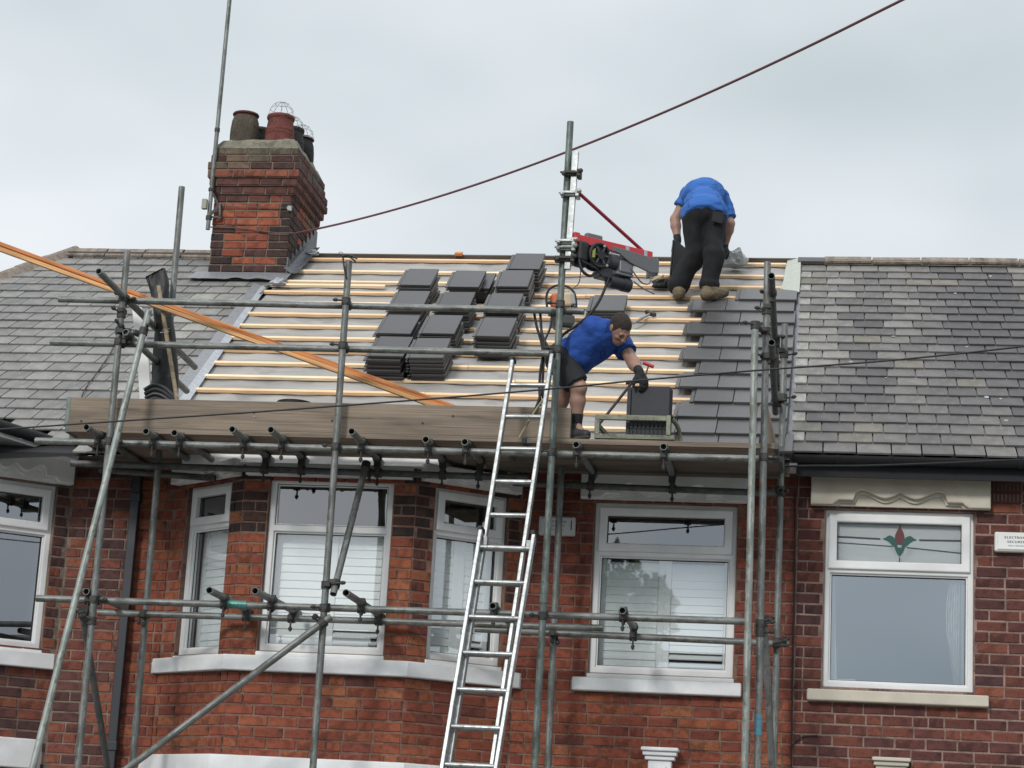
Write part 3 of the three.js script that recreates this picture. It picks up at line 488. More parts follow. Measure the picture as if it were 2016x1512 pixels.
// ----- left-hand roof: slates, hip, ridge -----
const hipTop = (() => { const a = onRoof(150, 499); return a; })(), hipLow = (() => onRoof(0, 552))();
{
  const roof = part(houseA, 'roof', triUV((() => {                // the boarded slope up to the hip
    const P = [R(-5.24, -.30, -.02), R(-5.24, RG, -.02), R(hipTop.u, RG, -.02), R(hipTop.u - 2.6, RG - (hipTop.v - hipLow.v) * 2.6 / (hipTop.u - hipLow.u), -.02), R(hipTop.u - 2.6, -.30, -.02)];
    const g = new THREE.BufferGeometry(), v = []; for (const t of [[0, 1, 2], [0, 2, 3], [0, 3, 4]]) for (const i of t) v.push(...P[i].toArray()); g.setAttribute('position', new THREE.Float32BufferAttribute(v, 3)); g.computeVertexNormals(); return g;
  })()), mat(C(.03, .03, .032), .9, { side: THREE.DoubleSide }));
  const hipV = (u) => u > hipTop.u ? RG : hipTop.v + (u - hipTop.u) * (hipTop.v - hipLow.v) / (hipTop.u - hipLow.u);
  const lowV = (u) => -.22 + (-5.61 - u) * .64;
  const tone = (u, v) => { const d = fbm(u * 1.5, v * 1.5, 0, 3, 91), k = 1.5 + (d - .5) * 5 + (rnd() - .5) * 2.6; if (u > -5.75 && rnd() < .3) return SLA[5]; return SLA[Math.max(0, Math.min(4, Math.round(k)))]; };
  slates(roof, -8.3, -5.24, -.40, 4.95, .232, .228, tone, (u, v, w) => {
    if (v > hipV(u) - .16 || v < lowV(u) - .2 || v < -.42) return false; if (u > -6.0 && u < -5.13 && v > 4.35) return false;
    const p = seen(R(u, v + .1)); return p[0] > -60;
  });
  let x = -5.97, z = R(0, RG - .03, .03); const W = x - hipTop.u, n = 4;
  for (let i = 0; i < n; i++) { const L = W / n; sub(roof, 'ridge_tile', ridgeG(L, .15, .11), M.ridge, V(x - L / 2, z.y + .05 + rr(-.004, .004), z.z), new THREE.Quaternion().setFromEuler(new THREE.Euler(0, 0, rr(-.006, .006)))); x -= L; }
  sub(roof, 'mortar_bedding', box(W, .05, .24).translate(-5.97 - W / 2, z.y - .04, z.z), mat(C(.12, .11, .10), .95, { map: rep(T.brick, 2) }), V(0, 0, 0));
  const a = R(hipTop.u, hipTop.v, .05), b = R(hipTop.u - 1.8, hipV(hipTop.u - 1.8), .05), d = b.clone().sub(a), Ln = d.length(); d.normalize();
  for (let i = 0; i < 5; i++) { const L = .42, m = new THREE.Matrix4().makeBasis(d, RN.clone().addScaledVector(d, -RN.dot(d)).normalize(), d.clone().cross(RN).normalize()), c = a.clone().addScaledVector(d, L * (i + .5)); sub(roof, 'hip_tile', ridgeG(L + .02, .13, .09), M.ridge, c.addScaledVector(RN, .03 + i % 2 * .006), new THREE.Quaternion().setFromRotationMatrix(m)); }
  rearSlope(houseA, hipTop.u + .12, -5.24);
}
// ----- the stripped roof: membrane, battens, new tiles -----
const tileG = (() => { const g = merge([new RoundedBoxGeometry(.296, .022, .42, 1, .005).translate(.010, 0, 0), new RoundedBoxGeometry(.030, .010, .40, 1, .003).translate(-.158, -.004, 0), new RoundedBoxGeometry(.288, .020, .03, 1, .004).translate(.008, -.010, .19), new RoundedBoxGeometry(.05, .016, .022, 1, .003).translate(-.08, -.016, -.19), new RoundedBoxGeometry(.05, .016, .022, 1, .003).translate(.09, -.016, -.19)]); return triUV(g); })();
const battenV = [.39, .74, 1.09, 1.44, 1.79, 2.14, 2.49, 2.84, 3.19, 3.54, 3.89, 4.24, 4.60, 5.03];
let roofB;
{
  const nu = 90, nv = 120, u0 = -5.22, u1 = -.30, pos = [], uv = [], idx = [];
  for (let j = 0; j <= nv; j++) for (let i = 0; i <= nu; i++) {
    const u = u0 + (u1 - u0) * i / nu, v = -.08 + (RG + .08) * j / nv, raf = Math.abs(((u + 9) / .42) % 1 - .5) * 2;   // 1 on a rafter
    const lap = ((v + .2) % 1.05) < .03 ? .004 : 0, h = -.004 - .010 * (1 - raf * raf) + (fbm(u * 3.1, v * 4.2, 0, 4, 95) - .5) * .022 + lap;
    pos.push(...R(u, v, Math.min(h, -.001)).toArray()); uv.push(u, v);
  }
  for (let j = 0; j < nv; j++) for (let i = 0; i < nu; i++) { const a = j * (nu + 1) + i; idx.push(a, a + 1, a + nu + 1, a + 1, a + nu + 2, a + nu + 1); }
  const g = new THREE.BufferGeometry(); g.setAttribute('position', new THREE.Float32BufferAttribute(pos, 3)); g.setAttribute('uv', new THREE.Float32BufferAttribute(uv, 2)); g.setIndex(idx); g.computeVertexNormals();
  roofB = part(houseB, 'roof', g, M.felt);
  roofB.userData.label = 'grey breathable membrane stretched over the rafters';
  sub(roofB, 'rafter_deck', triUV(slab(u0, u1, -.05, RG, -.16, -.06).toNonIndexed()), M.boardDark, V(0, 0, 0));
  battenV.forEach((v, k) => {
    const left = [-5.07, -5.07, -5.07, -5.12, -5.16, -5.2, -5.2, -5.21, -5.21, -5.21, -5.25, -5.22, -5.12, -5.1][k], right = v > 4.1 ? -.46 : -.36;
    let x = left; const cuts = [left, left + rr(1.6, 3.2), right];
    for (let i = 0; i < 2; i++) { const a = cuts[i] + (i ? .004 : 0), b = cuts[i + 1]; sub(roofB, 'batten', rbox(b - a, .025, .05, .002), pick(M.batten), R((a + b) / 2, v + rr(-.006, .006), .0135), RQ.clone().multiply(new THREE.Quaternion().setFromEuler(new THREE.Euler(0, rr(-.0025, .0025), 0)))); }
  });
  sub(roofB, 'batten', rbox(1.15, .025, .05, .002), M.batten[1], R(-4.72, 4.12, .0135), RQ);
  sub(roofB, 'ridge_board', rbox(4.8, .05, .03, .003), M.boardDark, R(-2.75, RG + .01, .02), RQ);
  sub(roofB, 'batten_offcut', rbox(.075, .03, .05, .002), M.orange, R(-3.62, RG - .01, .06), RQ);
  rearSlope(houseB, -5.24, -.28);
  // new tiles, laid from the right in broken bond
  const ends = [-1.18, -1.19, -1.087, -1.224, -1.098, -1.249, -1.115, -1.268, -1.136, -1.277, -.875].map((e, k) => e);
  ends.forEach((e, k) => { const v = .205 + .3465 * k; for (let u = e, i = 0; u < -.40; u += .30, i++) { const w = Math.min(1, (-.345 - u) / .318), tw = w; sub(roofB, 'roof_tile', tileG, pick(M.tile), R(u + .159 * w + .012, v + .21 + rr(-.004, .004), .052 + rr(0, .002)), RQ.clone().multiply(new THREE.Quaternion().setFromEuler(new THREE.Euler(-.062, rr(-.004, .004), rr(-.004, .004)))), V(w, 1, 1)); } });
  { const v = -.14; for (let u = -1.15; u < -.40; u += .30) sub(roofB, 'roof_tile', tileG, pick(M.tile), R(u + .17, v + .21, .052), RQ.clone().multiply(new THREE.Quaternion().setFromEuler(new THREE.Euler(-.062, 0, 0))), V(Math.min(1, (-.345 - u) / .318), 1, 1)); }
  // verge flashing against the right-hand roof
  const strip = (pts, m, name, t = .004) => { const v = [], g2 = new THREE.BufferGeometry(); for (let i = 0; i + 1 < pts.length; i++) { const [a, b] = pts[i], [c, d] = pts[i + 1]; for (const p of [a, b, d, a, d, c]) v.push(...p.toArray()); } g2.setAttribute('position', new THREE.Float32BufferAttribute(v, 3)); g2.computeVertexNormals(); const mm = m.clone(); mm.side = THREE.DoubleSide; return sub(roofB, name, triUV(g2, 2), mm, V(0, 0, 0)); };
  const O = (x, y, h) => { const o = onRoof(x, y, h); return R(o.u, o.v, h); };
  strip([[R(-.345, -.05, .012), R(-.285, -.05, .035)], [R(-.345, 2.4, .012), R(-.29, 2.4, .035)], [R(-.345, RG, .012), R(-.31, RG, .035)]], M.lead, 'lead_flashing');
  strip([[R(-.50, 3.98, .05), R(-.315, 3.98, .055)], [R(-.47, 4.4, .03), R(-.315, 4.4, .06)], [R(-.46, 4.8, .045), R(-.32, 4.8, .06)], [R(-.45, RG, .03), R(-.325, RG, .055)]], mat(C(.42, .45, .38), .35, { metalness: .2, bumpMap: rep(T.wrinkle, 3), bumpScale: .015 }), 'verge_flashing');
  // bonding gutter along the left-hand party wall
  const ln = (a, b, t) => [a[0] + (b[0] - a[0]) * t, a[1] + (b[1] - a[1]) * t];
  const A = [[500, 556], [346, 760]], B = [[514, 563], [350, 790]], D = [[527, 563], [368, 796]];
  const q1 = [], q2 = []; for (let i = 0; i <= 8; i++) { const t = i / 8, a = ln(...A, t), b = ln(...B, t), d = ln(...D, t); q1.push([O(...a, .045), O(...b, .05)]); q2.push([O(...b, .05), O(...d, .02)]); }
  strip(q1, M.lead, 'lead_flashing'); strip(q2, M.leadPale, 'lead_flashing');
}
// ----- chimney -----
{
  const x0 = -5.953, x1 = -5.175, zf = -3.43, dp = 1.05, zc = zf - dp / 2, xc = (x0 + x1) / 2, yb = 6.5, yc = Y0 + CO * 63;     // corbels begin at 7.81
  const outs = [.024, .048, .072, .072, .050, .040], yTop = yc + CO * outs.length;
  const cores = [box(x1 - x0 - .02, yc - yb, dp - .02).translate(xc, (yb + yc) / 2, zc)]; outs.forEach((o, k) => cores.push(box(x1 - x0 - .02 + 2 * o, CO - .002 * (k % 2), dp - .02 + 2 * o).translate(xc, yc + CO * (k + .5), zc)));
  const ch = part(houseA, 'chimney', merge(cores), M.mortarA), list = [];
  const P2 = [[.36, .098, .05], [.30, .08, .045], [.40, .12, .06], [.33, .09, .05]].map(bm);
  const front = (s, y) => { const t = s / (x1 - x0); if (y > yc + CO * 4) return pick([...PAL.mossy, PAL.A[5], PAL.soot[3], PAL.soot[1]]); if (y > yc + CO * 3) return t < .45 ? pick(PAL.mossy) : pick([PAL.A[5], PAL.A[6], PAL.soot[3]]); if (y > yc + CO * 2) return pick([PAL.A[3], P2[0], PAL.A[2], PAL.A[7]]); if (y > yc - CO) return pick([PAL.A[2], PAL.A[4], PAL.A[7], PAL.A[5]]);
    const dark = (t < .22 && y < yc - CO * 3.5) || y < yc - CO * 9.2 || (t > .80 && y < yc - CO * 1.5) || (t > .52 && y < yc - CO * 3.5 && rnd() < .66); if (dark) return rnd() < .8 ? pick(PAL.soot) : PAL.A[4]; return pick(P2); };
  const side = (s, y) => { if (y > yc + CO * 3) return pick([PAL.A[5], PAL.mossy[2], PAL.A[4]]); if (y > yc) return pick([PAL.A[2], PAL.A[4], PAL.A[5]]); const dark = s < .26 || y < yc - CO * 7 || rnd() < .4; return dark ? pick(PAL.soot) : pick([P2[1], P2[3], PAL.A[1], PAL.mossy[1]]); };
  const lay = (o, ya, yb2, ph) => { bricks(facet(x0 - o, zf + o, x1 + o, zf + o), 0, x1 - x0 + 2 * o, ya, yb2, [], front, list, BL, ph); bricks(facet(x1 + o, zf + o, x1 + o, zf - dp - o), 0, dp + 2 * o, ya, yb2, [], side, list, BL, ph + .1); };
  lay(0, yb, yc, .02); outs.forEach((o, k) => lay(o, yc + CO * k - .001, yc + CO * (k + 1) - .005, k * .07));
  layBricks(ch, list, 290);
  // mortar flaunching with an uneven top
  const fg = new THREE.BoxGeometry(x1 - x0 + .07, .15, dp + .07, 18, 3, 18), p = fg.attributes.position;
  for (let i = 0; i < p.count; i++) { const x = p.getX(i), y = p.getY(i), z = p.getZ(i); if (y > -.07) { const e = Math.max(Math.abs(x) / .42, Math.abs(z) / .56), k = (y + .075) / .15; p.setXYZ(i, x * (1 - .16 * k), y - .05 * k * Math.max(0, e - .4) + (fbm(x * 6 + 5, z * 6 + 5, 0, 3, 97) - .5) * .09 * k, z * (1 - .14 * k)); } }
  fg.computeVertexNormals(); sub(ch, 'flaunching', triUV(fg.toNonIndexed()), mat(C(.27, .25, .19), .95, { map: rep(T.brick, 2), bumpMap: rep(T.brickB, 3), bumpScale: .012 }), V(xc, yTop + .068, zc));
  // pots
  const potG = (r, h, barrel) => { const s = barrel ? [[.93, 0], [1, .35], [.99, .55], [.93, .78], [.80, .93], [.78, .945], [.84, .96], [.86, .985], [.82, 1], [.74, 1], [.72, .9]] : [[1, 0], [1, .40], [1.02, .42], [1.02, .47], [.985, .485], [.985, .52], [1.0, .54], [1.0, .58], [.95, .60], [.86, .88], [.94, .90], [.97, .95], [.95, 1], [.83, 1], [.80, .9]]; return new THREE.LatheGeometry(s.map(([a, b]) => new THREE.Vector2(a * r, b * h)), 28); };
  const pm = (c) => mat(c, .85, { map: rep(T.brick, 2, 1), bumpMap: rep(T.brickB, 2, 1), bumpScale: .012 });
  const mossy = pm(C(.10, .080, .055)), redp = pm(C(.21, .060, .046)), darkp = pm(C(.05, .045, .042)), blackp = pm(C(.022, .022, .022));
  const yp = yTop + .05;
  const pots = [[480, 280, -.19, .142, .365, true, mossy], [550, 272, -.19, .142, .345, false, redp], [0, 0, -.53, .13, .33, false, darkp, -5.70], [0, 0, -.53, .125, .34, false, darkp, -5.37], [0, 0, -.86, .138, .36, true, blackp, -5.36], [0, 0, -.86, .125, .31, true, mossy, -5.72]];
  pots.forEach(([px, py, dz, r, h, b, m, X], i) => {
    const x = X ?? at(px, py, zf + dz).x, pos = V(x, yp, zf + dz), o = sub(ch, 'chimney_pot', potG(r, h, b), m, pos);
    if (i === 0 || i === 4) sub(ch, 'pot_rim', new THREE.TorusGeometry(r * .82, .014, 8, 28).rotateX(Math.PI / 2), redp, pos.clone().add(V(0, h - .005, 0)));
    if (i === 1 || i === 3 || i === 4) {
      const rd = r * .93, gs = [], c = V(0, 0, 0); for (let k = 0; k < 5; k++) { const a = k * Math.PI / 5, pts = []; for (let q = 0; q <= 12; q++) { const t = Math.PI * q / 12; pts.push(V(Math.cos(a) * Math.cos(t) * rd, Math.sin(t) * rd * 1.25, Math.sin(a) * Math.cos(t) * rd)); } gs.push(curve(pts, .0028, 20, 5)); }
      for (const [q, y] of [[1, .0], [.86, .64], [.5, 1.08]]) gs.push(new THREE.TorusGeometry(rd * q, .0026, 5, 24).rotateX(Math.PI / 2).translate(0, y * rd, 0));
      sub(ch, 'wire_cowl', merge(gs), mat(C(.52, .54, .54), .4, { metalness: .5 }), pos.clone().add(V(0, h - .01, 0)));
    }
  });
  // lead apron in front, stepped flashing up the side
  const ap = sub(ch, 'lead_apron', (() => { const g = new THREE.PlaneGeometry(.95, .26, 24, 5); const q = g.attributes.position; for (let i = 0; i < q.count; i++) q.setZ(i, (fbm(q.getX(i) * 5, q.getY(i) * 5, 0, 3, 99) - .3) * .05 * (q.getY(i) < 0 ? 1 : .2)); g.rotateX(-Math.PI / 2); g.computeVertexNormals(); return triUV(g, 2); })(), (() => { const m = M.lead.clone(); m.side = THREE.DoubleSide; return m; })(), R(xc - .02, 4.28, .05), RQ);
  const leadDark = M.lead.clone(); leadDark.color = C(.11, .115, .125); leadDark.side = THREE.DoubleSide;
  const st = [[.012, -.1], [.012, .24]]; const pts = []; let zz = 0; for (let k = 0; k < 8; k++) { pts.push([k * .13, k * .0815 + .20], [k * .13 + .13, k * .0815 + .20]); } 
  const poly = [[0, -.1], ...pts, [1.04, 8 * .0815 - .1]];
  sub(ch, 'step_flashing', extr(poly, .012, 0).rotateY(Math.PI / 2), leadDark, V(x1 + .002, R(0, 4.42, 0).y, zf + .02));
  sub(ch, 'lead_soaker', (() => { const g = new THREE.PlaneGeometry(.13, .95, 8, 30); const q = g.attributes.position; for (let i = 0; i < q.count; i++) q.setZ(i, .02 + Math.max(0, -q.getX(i)) * .7 + (fbm(q.getX(i) * 9, q.getY(i) * 7, 0, 3, 98) - .4) * .04); g.rotateX(-Math.PI / 2); g.computeVertexNormals(); return triUV(g, 2); })(), leadDark, R(x1 + .06, 4.86, .03), RQ);
}

// ================= scaffold =================
const scaffold = thing('scaffold', V(-2.8, 0, .8), 'galvanised tube scaffold with a boarded platform across the front of the brick house', 'scaffold');
const TR = .0242, TI = .0202;
const pipe = (name, a, b, m = M.galv) => { const p = part(scaffold, name, tube(a, b, TR, TI, 18), m); return { a, b, d: b.clone().sub(a).normalize(), p }; };
const toGround = (a, b) => { const d = b.clone().sub(a); return b.clone().addScaledVector(d, -b.y / d.y); };
const onLine = (l, y) => l.a.clone().addScaledVector(l.d, (y - l.a.y) / l.d.y);
const near = (l, p) => l.a.clone().addScaledVector(l.d, p.clone().sub(l.a).dot(l.d));
const boltG = merge([new THREE.CylinderGeometry(.007, .007, .10, 8), new THREE.CylinderGeometry(.014, .014, .014, 6).translate(0, .035, 0), new THREE.CylinderGeometry(.016, .010, .010, 8).translate(0, .022, 0)]);
function coupler(p, l1, l2, out, m = M.coupler) {               // two hinged bands with a bolt each
  const a = near(l1, p), b = near(l2, p), gs = [];
  for (const [c, l] of [[a, l1], [b, l2]]) { gs.push(put(new THREE.CylinderGeometry(.0325, .0325, .052, 14), c, aim(l.d))); gs.push(put(new RoundedBoxGeometry(.05, .034, .085, 1, .006), c.clone().add(a.clone().add(b).multiplyScalar(.5).sub(c).multiplyScalar(.4)), aim(l.d))); }
  const k = part(scaffold, 'coupler', merge(gs), m);
  const o = (out ?? V(0, -1, 0)).clone().normalize(), side = o.clone().cross(l1.d).normalize();
  sub(k, 'bolt', boltG, m, a.clone().addScaledVector(o, .046).addScaledVector(side, .022), aim(o));
  sub(k, 'bolt', boltG, m, b.clone().addScaledVector(o, .040).addScaledVector(side, -.024), aim(o.clone().addScaledVector(side, .35).normalize()));
  return k;
}
const ZS = 1.30, ZL = 1.25;
const std = (x0, y0, x1, y1, z, m) => { const a = at(x0, y0, z), b = at(x1, y1, z); return pipe('standard', a, toGround(a, b), m); };
const S1 = std(251, 494, 153, 1512, ZS), S2 = std(687, 514, 616, 1512, ZS), S3 = std(1123, 240, 1052, 1512, ZS, M.galvGreen);
const S4a = std(1487, 636, 1466, 1512, 1.46, M.galvPale), S4b = std(1511, 516, 1491, 1512, ZS), S4c = std(1545, 638, 1523, 1512, .36);
const I1 = std(358, 368, 261, 1512, .62), I3 = (() => { const a = at(1106, 905, .40), b = at(1078, 1512, .40); return pipe('standard', a, toGround(a, b)); })();
const hz = (n, x0, y0, x1, y1, z0, z1 = z0, m) => pipe(n, at(x0, y0, z0), at(x1, y1, z1), m);
const G1 = hz('guard_rail', 116, 589, 1150, 613, ZL), G2 = hz('guard_rail', 100, 674, 1092, 696.5, ZL);
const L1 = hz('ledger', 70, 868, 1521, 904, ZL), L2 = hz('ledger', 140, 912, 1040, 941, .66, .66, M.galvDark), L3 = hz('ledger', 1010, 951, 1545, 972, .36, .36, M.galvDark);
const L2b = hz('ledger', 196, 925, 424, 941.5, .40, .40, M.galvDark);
const K1 = hz('ledger', 72, 1178, 1468, 1223.5, ZL), K2 = hz('ledger', 193, 1206, 1187, 1236.5, .66), K3 = hz('ledger', 935, 1238.5, 1553, 1268, .44);
const RA1 = pipe('guard_rail', at(194, 534, 1.72), at(384, 723, .0)), RA2 = pipe('guard_rail', at(247, 654, 1.36), at(368, 770, .15));
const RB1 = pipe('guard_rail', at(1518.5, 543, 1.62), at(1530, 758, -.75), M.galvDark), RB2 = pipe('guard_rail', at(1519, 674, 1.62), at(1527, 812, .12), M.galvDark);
const DB = hz('brace', 720, 917, 656, 1170, .74, 1.36), RK = (() => { const a = at(293, 612, 1.36), b = at(64, 1512, 1.95); return pipe('brace', a, toGround(a, b), M.galvPale); })();
const BR = (() => { const a = at(652, 1214, 1.36), b = at(252, 1512, 1.42); return pipe('brace', a, b.clone().addScaledVector(b.clone().sub(a), .5)); })();
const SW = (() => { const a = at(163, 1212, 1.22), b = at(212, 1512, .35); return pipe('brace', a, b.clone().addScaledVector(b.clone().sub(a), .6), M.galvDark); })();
const EB = (() => { const a = at(1505, 1232, 1.0), b = at(1520, 1512, .60); return pipe('brace', a, b.clone().addScaledVector(b.clone().sub(a), .6)); })();
const yL = L1.a.y, yK = K1.a.y, DX = .048;
// transoms of the platform and of the lower lift
const trans = [];
for (const [px, py, zi] of [[170, 841, .05], [287, 849, .10], [343, 852, .10], [457, 845, .50], [533, 846, .50], [692, 849, .50], [838, 865, .50], [919, 875, .50], [1139, 884, .22], [1309, 887, .22]]) {
  const a = atY(px, py, yL + DX + .003); a.z = Math.max(a.z, ZL + .085); const l = pipe('transom', a, V(a.x + rr(-.02, .02), a.y - .004, zi)); trans.push(l);
  coupler(V(a.x, yL, ZL), L1, l, V(0, -1, -.1)); if (px > 400) { const q = px > 1050 ? L3 : L2; coupler(V(a.x, q.a.y, q.a.z), q, l, V(0, -1, 0)); }
}
for (const [px, py, zi] of [[171, 1165, .45], [412, 1162, .50], [502, 1163, .50], [681, 1167, .50], [970, 1193, .36], [1226, 1203, .36]]) {
  const a = atY(px, py, yK + DX + .003); a.z = Math.max(a.z, ZL + .085); const l = pipe('transom', a, V(a.x + rr(-.015, .015), a.y - .004, zi));
  coupler(V(a.x, yK, ZL), K1, l, V(0, -1, 0)); const q = px > 900 ? K3 : K2; if (px > 200) coupler(V(a.x, q.a.y, q.a.z), q, l, V(0, -1, 0));
}
for (const s of [S1, S2, S3]) for (const l of [G1, G2, L1, K1]) coupler(onLine(s, l.a.y), s, l, V(s === S1 ? 1 : -1, 0, .25));
coupler(onLine(S1, RA1.a.y - .20), S1, RA1, V(-.6, .3, .5)); coupler(onLine(S1, G2.a.y + .06), RK, G2, V(.3, .4, .8)); coupler(onLine(S1, G2.a.y + .08), S1, RA2, V(-.4, .8, .5));
coupler(onLine(S4b, at(1505, 612, ZS).y), S4b, RB1, V(-1, .1, .4)); coupler(onLine(S4b, at(1505, 703, ZS).y), S4b, RB2, V(-1, .1, .4)); coupler(onLine(S4a, at(1487, 645, 1.4).y), S4a, S4b, V(-1, .1, .3)); coupler(onLine(S4c, at(1535, 698, .36).y), S4c, RB1, V(1, .1, .4)); coupler(onLine(S4c, at(1533, 783, .36).y), S4c, RB2, V(1, .1, .4));
coupler(onLine(S4b, L1.a.y), S4b, L1, V(1, 0, .3)); coupler(onLine(S4b, K1.a.y), S4b, K1, V(1, .2, .3)); coupler(onLine(S4c, K3.a.y), S4c, K3, V(1, .3, .4)); coupler(onLine(S4b, K1.a.y - .06), S4b, EB, V(1, .1, .5)); coupler(onLine(S4c, L3.a.y), S4c, L3, V(.4, -.2, 1));
coupler(onLine(S2, at(645, 1152, ZS).y), S2, DB, V(1, .1, .4)); coupler(onLine(S2, at(640, 1225, ZS).y), S2, BR, V(-.8, .5, .6)); coupler(near(DB, V(-3.3, L2.a.y, .7)), DB, L2, V(.2, -1, .4)); coupler(onLine(S1, at(172, 1222, ZS).y), S1, SW, V(-.7, .3, .6)); coupler(onLine(I3, K3.a.y), I3, K3, V(.2, -1, .4)); coupler(onLine(I1, K2.a.y), I1, K2, V(-.2, -1, .4));
// sleeves and tape
part(scaffold, 'sleeve', tube(at(446, 1189.5, ZL), at(487, 1190.8, ZL), .0295), mat(C(.10, .30, .27), .45, { metalness: .3, map: rep(T.galv, 9, 5) }));
part(scaffold, 'sleeve', tube(onLine(S3, at(1062, 1145, ZS).y), onLine(S3, at(1062, 1187, ZS).y), .0285), M.galvGreen);
part(scaffold, 'sleeve', tube(onLine(I1, at(272, 1410, .62).y), onLine(I1, at(272, 1448, .62).y), .0285), M.galv);
part(scaffold, 'tape', tube(onLine(S4b, at(1489, 1407, ZS).y), onLine(S4b, at(1489, 1448, ZS).y), .0262), mat(C(.09, .27, .36), .5, { map: rep(T.brick, 9, 9) }));
// boards
const yBd = yL + TR + .0484 + .003, XL = at(131, 830, 1.26).x, XR = at(1539, 890, 1.1).x;
{
  const bd = (x0, x1, z, y = yBd, m = pick([M.board, M.boardDark, M.boardDark])) => { const b = part(scaffold, 'scaffold_board', rbox(x1 - x0, .038, .221, .004).translate((x0 + x1) / 2, y + .019 + rr(0, .004), z), m); for (const x of [x0, x1]) sub(b, 'end_band', rbox(.03, .040, .223, .003), M.galvDark, V(x + (x === x0 ? .014 : -.014), y + .0195, z)); };
  for (let k = 0; k < 3; k++) { const z = 1.105 - .225 * k; if (k === 0) continue; const xm = -2.55 + k * .14; bd(XL - .12 + k * .05, xm, z); bd(xm + .006, XR + rr(-.03, .03), z); }
  bd(XL - .02, -2.1, 1.108); bd(-2.094, XR - .02, 1.108, yBd, M.board);
  for (let k = 3; k < 5; k++) { const z = 1.105 - .225 * k; bd(XL - .12, -4.62, z); bd(-2.83, XR, z); }
  const t0 = at(131, 800, 1.20), t1 = at(1123, 858, 1.20), y0 = yBd + .041;
  const tb = part(scaffold, 'toe_board', rbox(t1.x - t0.x, .218, .038, .005).translate((t0.x + t1.x) / 2, y0 + .109, 1.195), M.board);
  sub(tb, 'end_band', rbox(.035, .222, .041, .004), M.galvGreen, V(t0.x + .018, y0 + .109, 1.195));
  const kn = new THREE.CylinderGeometry(.008, .008, .006, 8).rotateX(Math.PI / 2);
  for (const [px, py] of [[892, 819], [501, 820], [654, 828], [832, 833], [160, 829], [500, 812]]) { const p = at(px, py, 1.215); sub(tb, 'nail_hole', kn, px % 2 ? M.leadPale : M.rubber, V(p.x, p.y, 1.2145)); }
}

// ================= ladder =================
const ladder = thing('ladder', V(-2.35, 0, 2.6), 'silver aluminium two-section extension ladder leaning on the platform', 'ladder');
{
  const lineTo = (x0, y0, z0, x1, y1, z1) => { const a = at(x0, y0, z0), b = at(x1, y1, z1); return { a, b: toGround(a, b) }; };
  const sec = (l, r, zo) => [l, r].forEach(({ a, b }) => { const d = b.clone().sub(a).normalize(), n = V(1, 0, 0).cross(d).normalize(); const st = part(ladder, 'stile', bar(a, b, .066, .027, .006, V(1, 0, 0)), M.alu); sub(st, 'end_cap', rbox(.030, .03, .068, .004), M.rubber, a.clone().addScaledVector(d, -.012), aim(d)); });
  const U = [lineTo(1009, 712, 1.40, 884, 1512, 2.32), lineTo(1087, 700, 1.40, 968, 1512, 2.32)], Lw = [lineTo(947, 1046, 1.875, 871, 1512, 2.40), lineTo(1051.5, 1055, 1.875, 977, 1512, 2.40)];
  sec(...U); sec(...Lw);
  const rungs = (pr, first, step, n) => { for (let i = 0; i < n; i++) { const l0 = pr[0], yy = l0.a.y + (l0.b.y - l0.a.y) * (first + i * step) / l0.a.distanceTo(l0.b), q = ({ a, b }) => { const d = b.clone().sub(a); return a.clone().addScaledVector(d, (yy - a.y) / d.y); }; const p0 = q(pr[0]), p1 = q(pr[1]); if (p0.y < .1) break; const g = new THREE.CylinderGeometry(.0165, .0165, p0.distanceTo(p1), 10, 1).scale(1, 1, 1.25); part(ladder, 'rung', put(triUV(g.toNonIndexed()), p0.clone().add(p1).multiplyScalar(.5), aim(p1.clone().sub(p0))), M.alu); } };
  rungs(U, .19, .252, 24); { const gy = (Lw[0].a.y - .05 - U[0].a.y) / U[0].b.clone().sub(U[0].a).normalize().y, k = Math.ceil((gy - .19) / .252), y = U[0].a.y + (.19 + k * .252) * U[0].b.clone().sub(U[0].a).normalize().y, dl = Lw[0].b.clone().sub(Lw[0].a).normalize(); rungs(Lw, (y - Lw[0].a.y) / dl.y, .252 * 1.0, 12); }
  for (const s of [0, 1]) { const p = Lw[s].a; part(ladder, 'guide_bracket', rbox(.03, .06, .07, .004).translate(p.x + (s ? -.035 : .03), p.y - .06, p.z - .03), M.alu); }
}

// ================= cables and aerial =================
const cab = (pts, r, m, label, cat = 'cable', name = 'cable') => solo(name, curve(pts, r, 90, 6), m, label, cat);
{
  const a = at(584, 459, -3.42), b = at(1776, 0, 2.6), pts = []; for (let i = 0; i <= 10; i++) { const t = i / 10, p = a.clone().lerp(b, t); p.y -= .50 * t * (1 - t) * 1.55; pts.push(p); }
  const ex = b.clone().add(b.clone().sub(pts[9]).multiplyScalar(6)); pts.push(ex);
  cab(pts, .0105, mat(C(.13, .045, .055), .7), 'dark red overhead cable running from the chimney up into the sky');
}
{ const z = 2.7, P = [[-60, 848], [0, 845], [250, 828], [505, 811], [800, 789], [1080, 766], [1245, 750], [1480, 730], [1760, 709], [2016, 682], [2100, 672]]; cab(P.map(([x, y]) => at(x, y, z)), .006, M.rubber, 'thin black telephone cable crossing in front of the scaffold and ladder'); }
{ const z = 1.2; cab([[1545, 918], [1600, 917], [1690, 917], [1850, 912], [2016, 905], [2100, 902]].map(([x, y]) => at(x, y, .75)), .008, M.black, 'black cable below the gutter of the right-hand house'); }
cab([[1566, 965], [1565, 1050], [1563, 1200], [1560, 1330], [1558, 1512], [1556, 1650]].map(([x, y]) => at(x, y, .012)), .0065, mat(C(.03, .014, .014), .8), 'thin dark cable clipped down the brick joint between two houses');
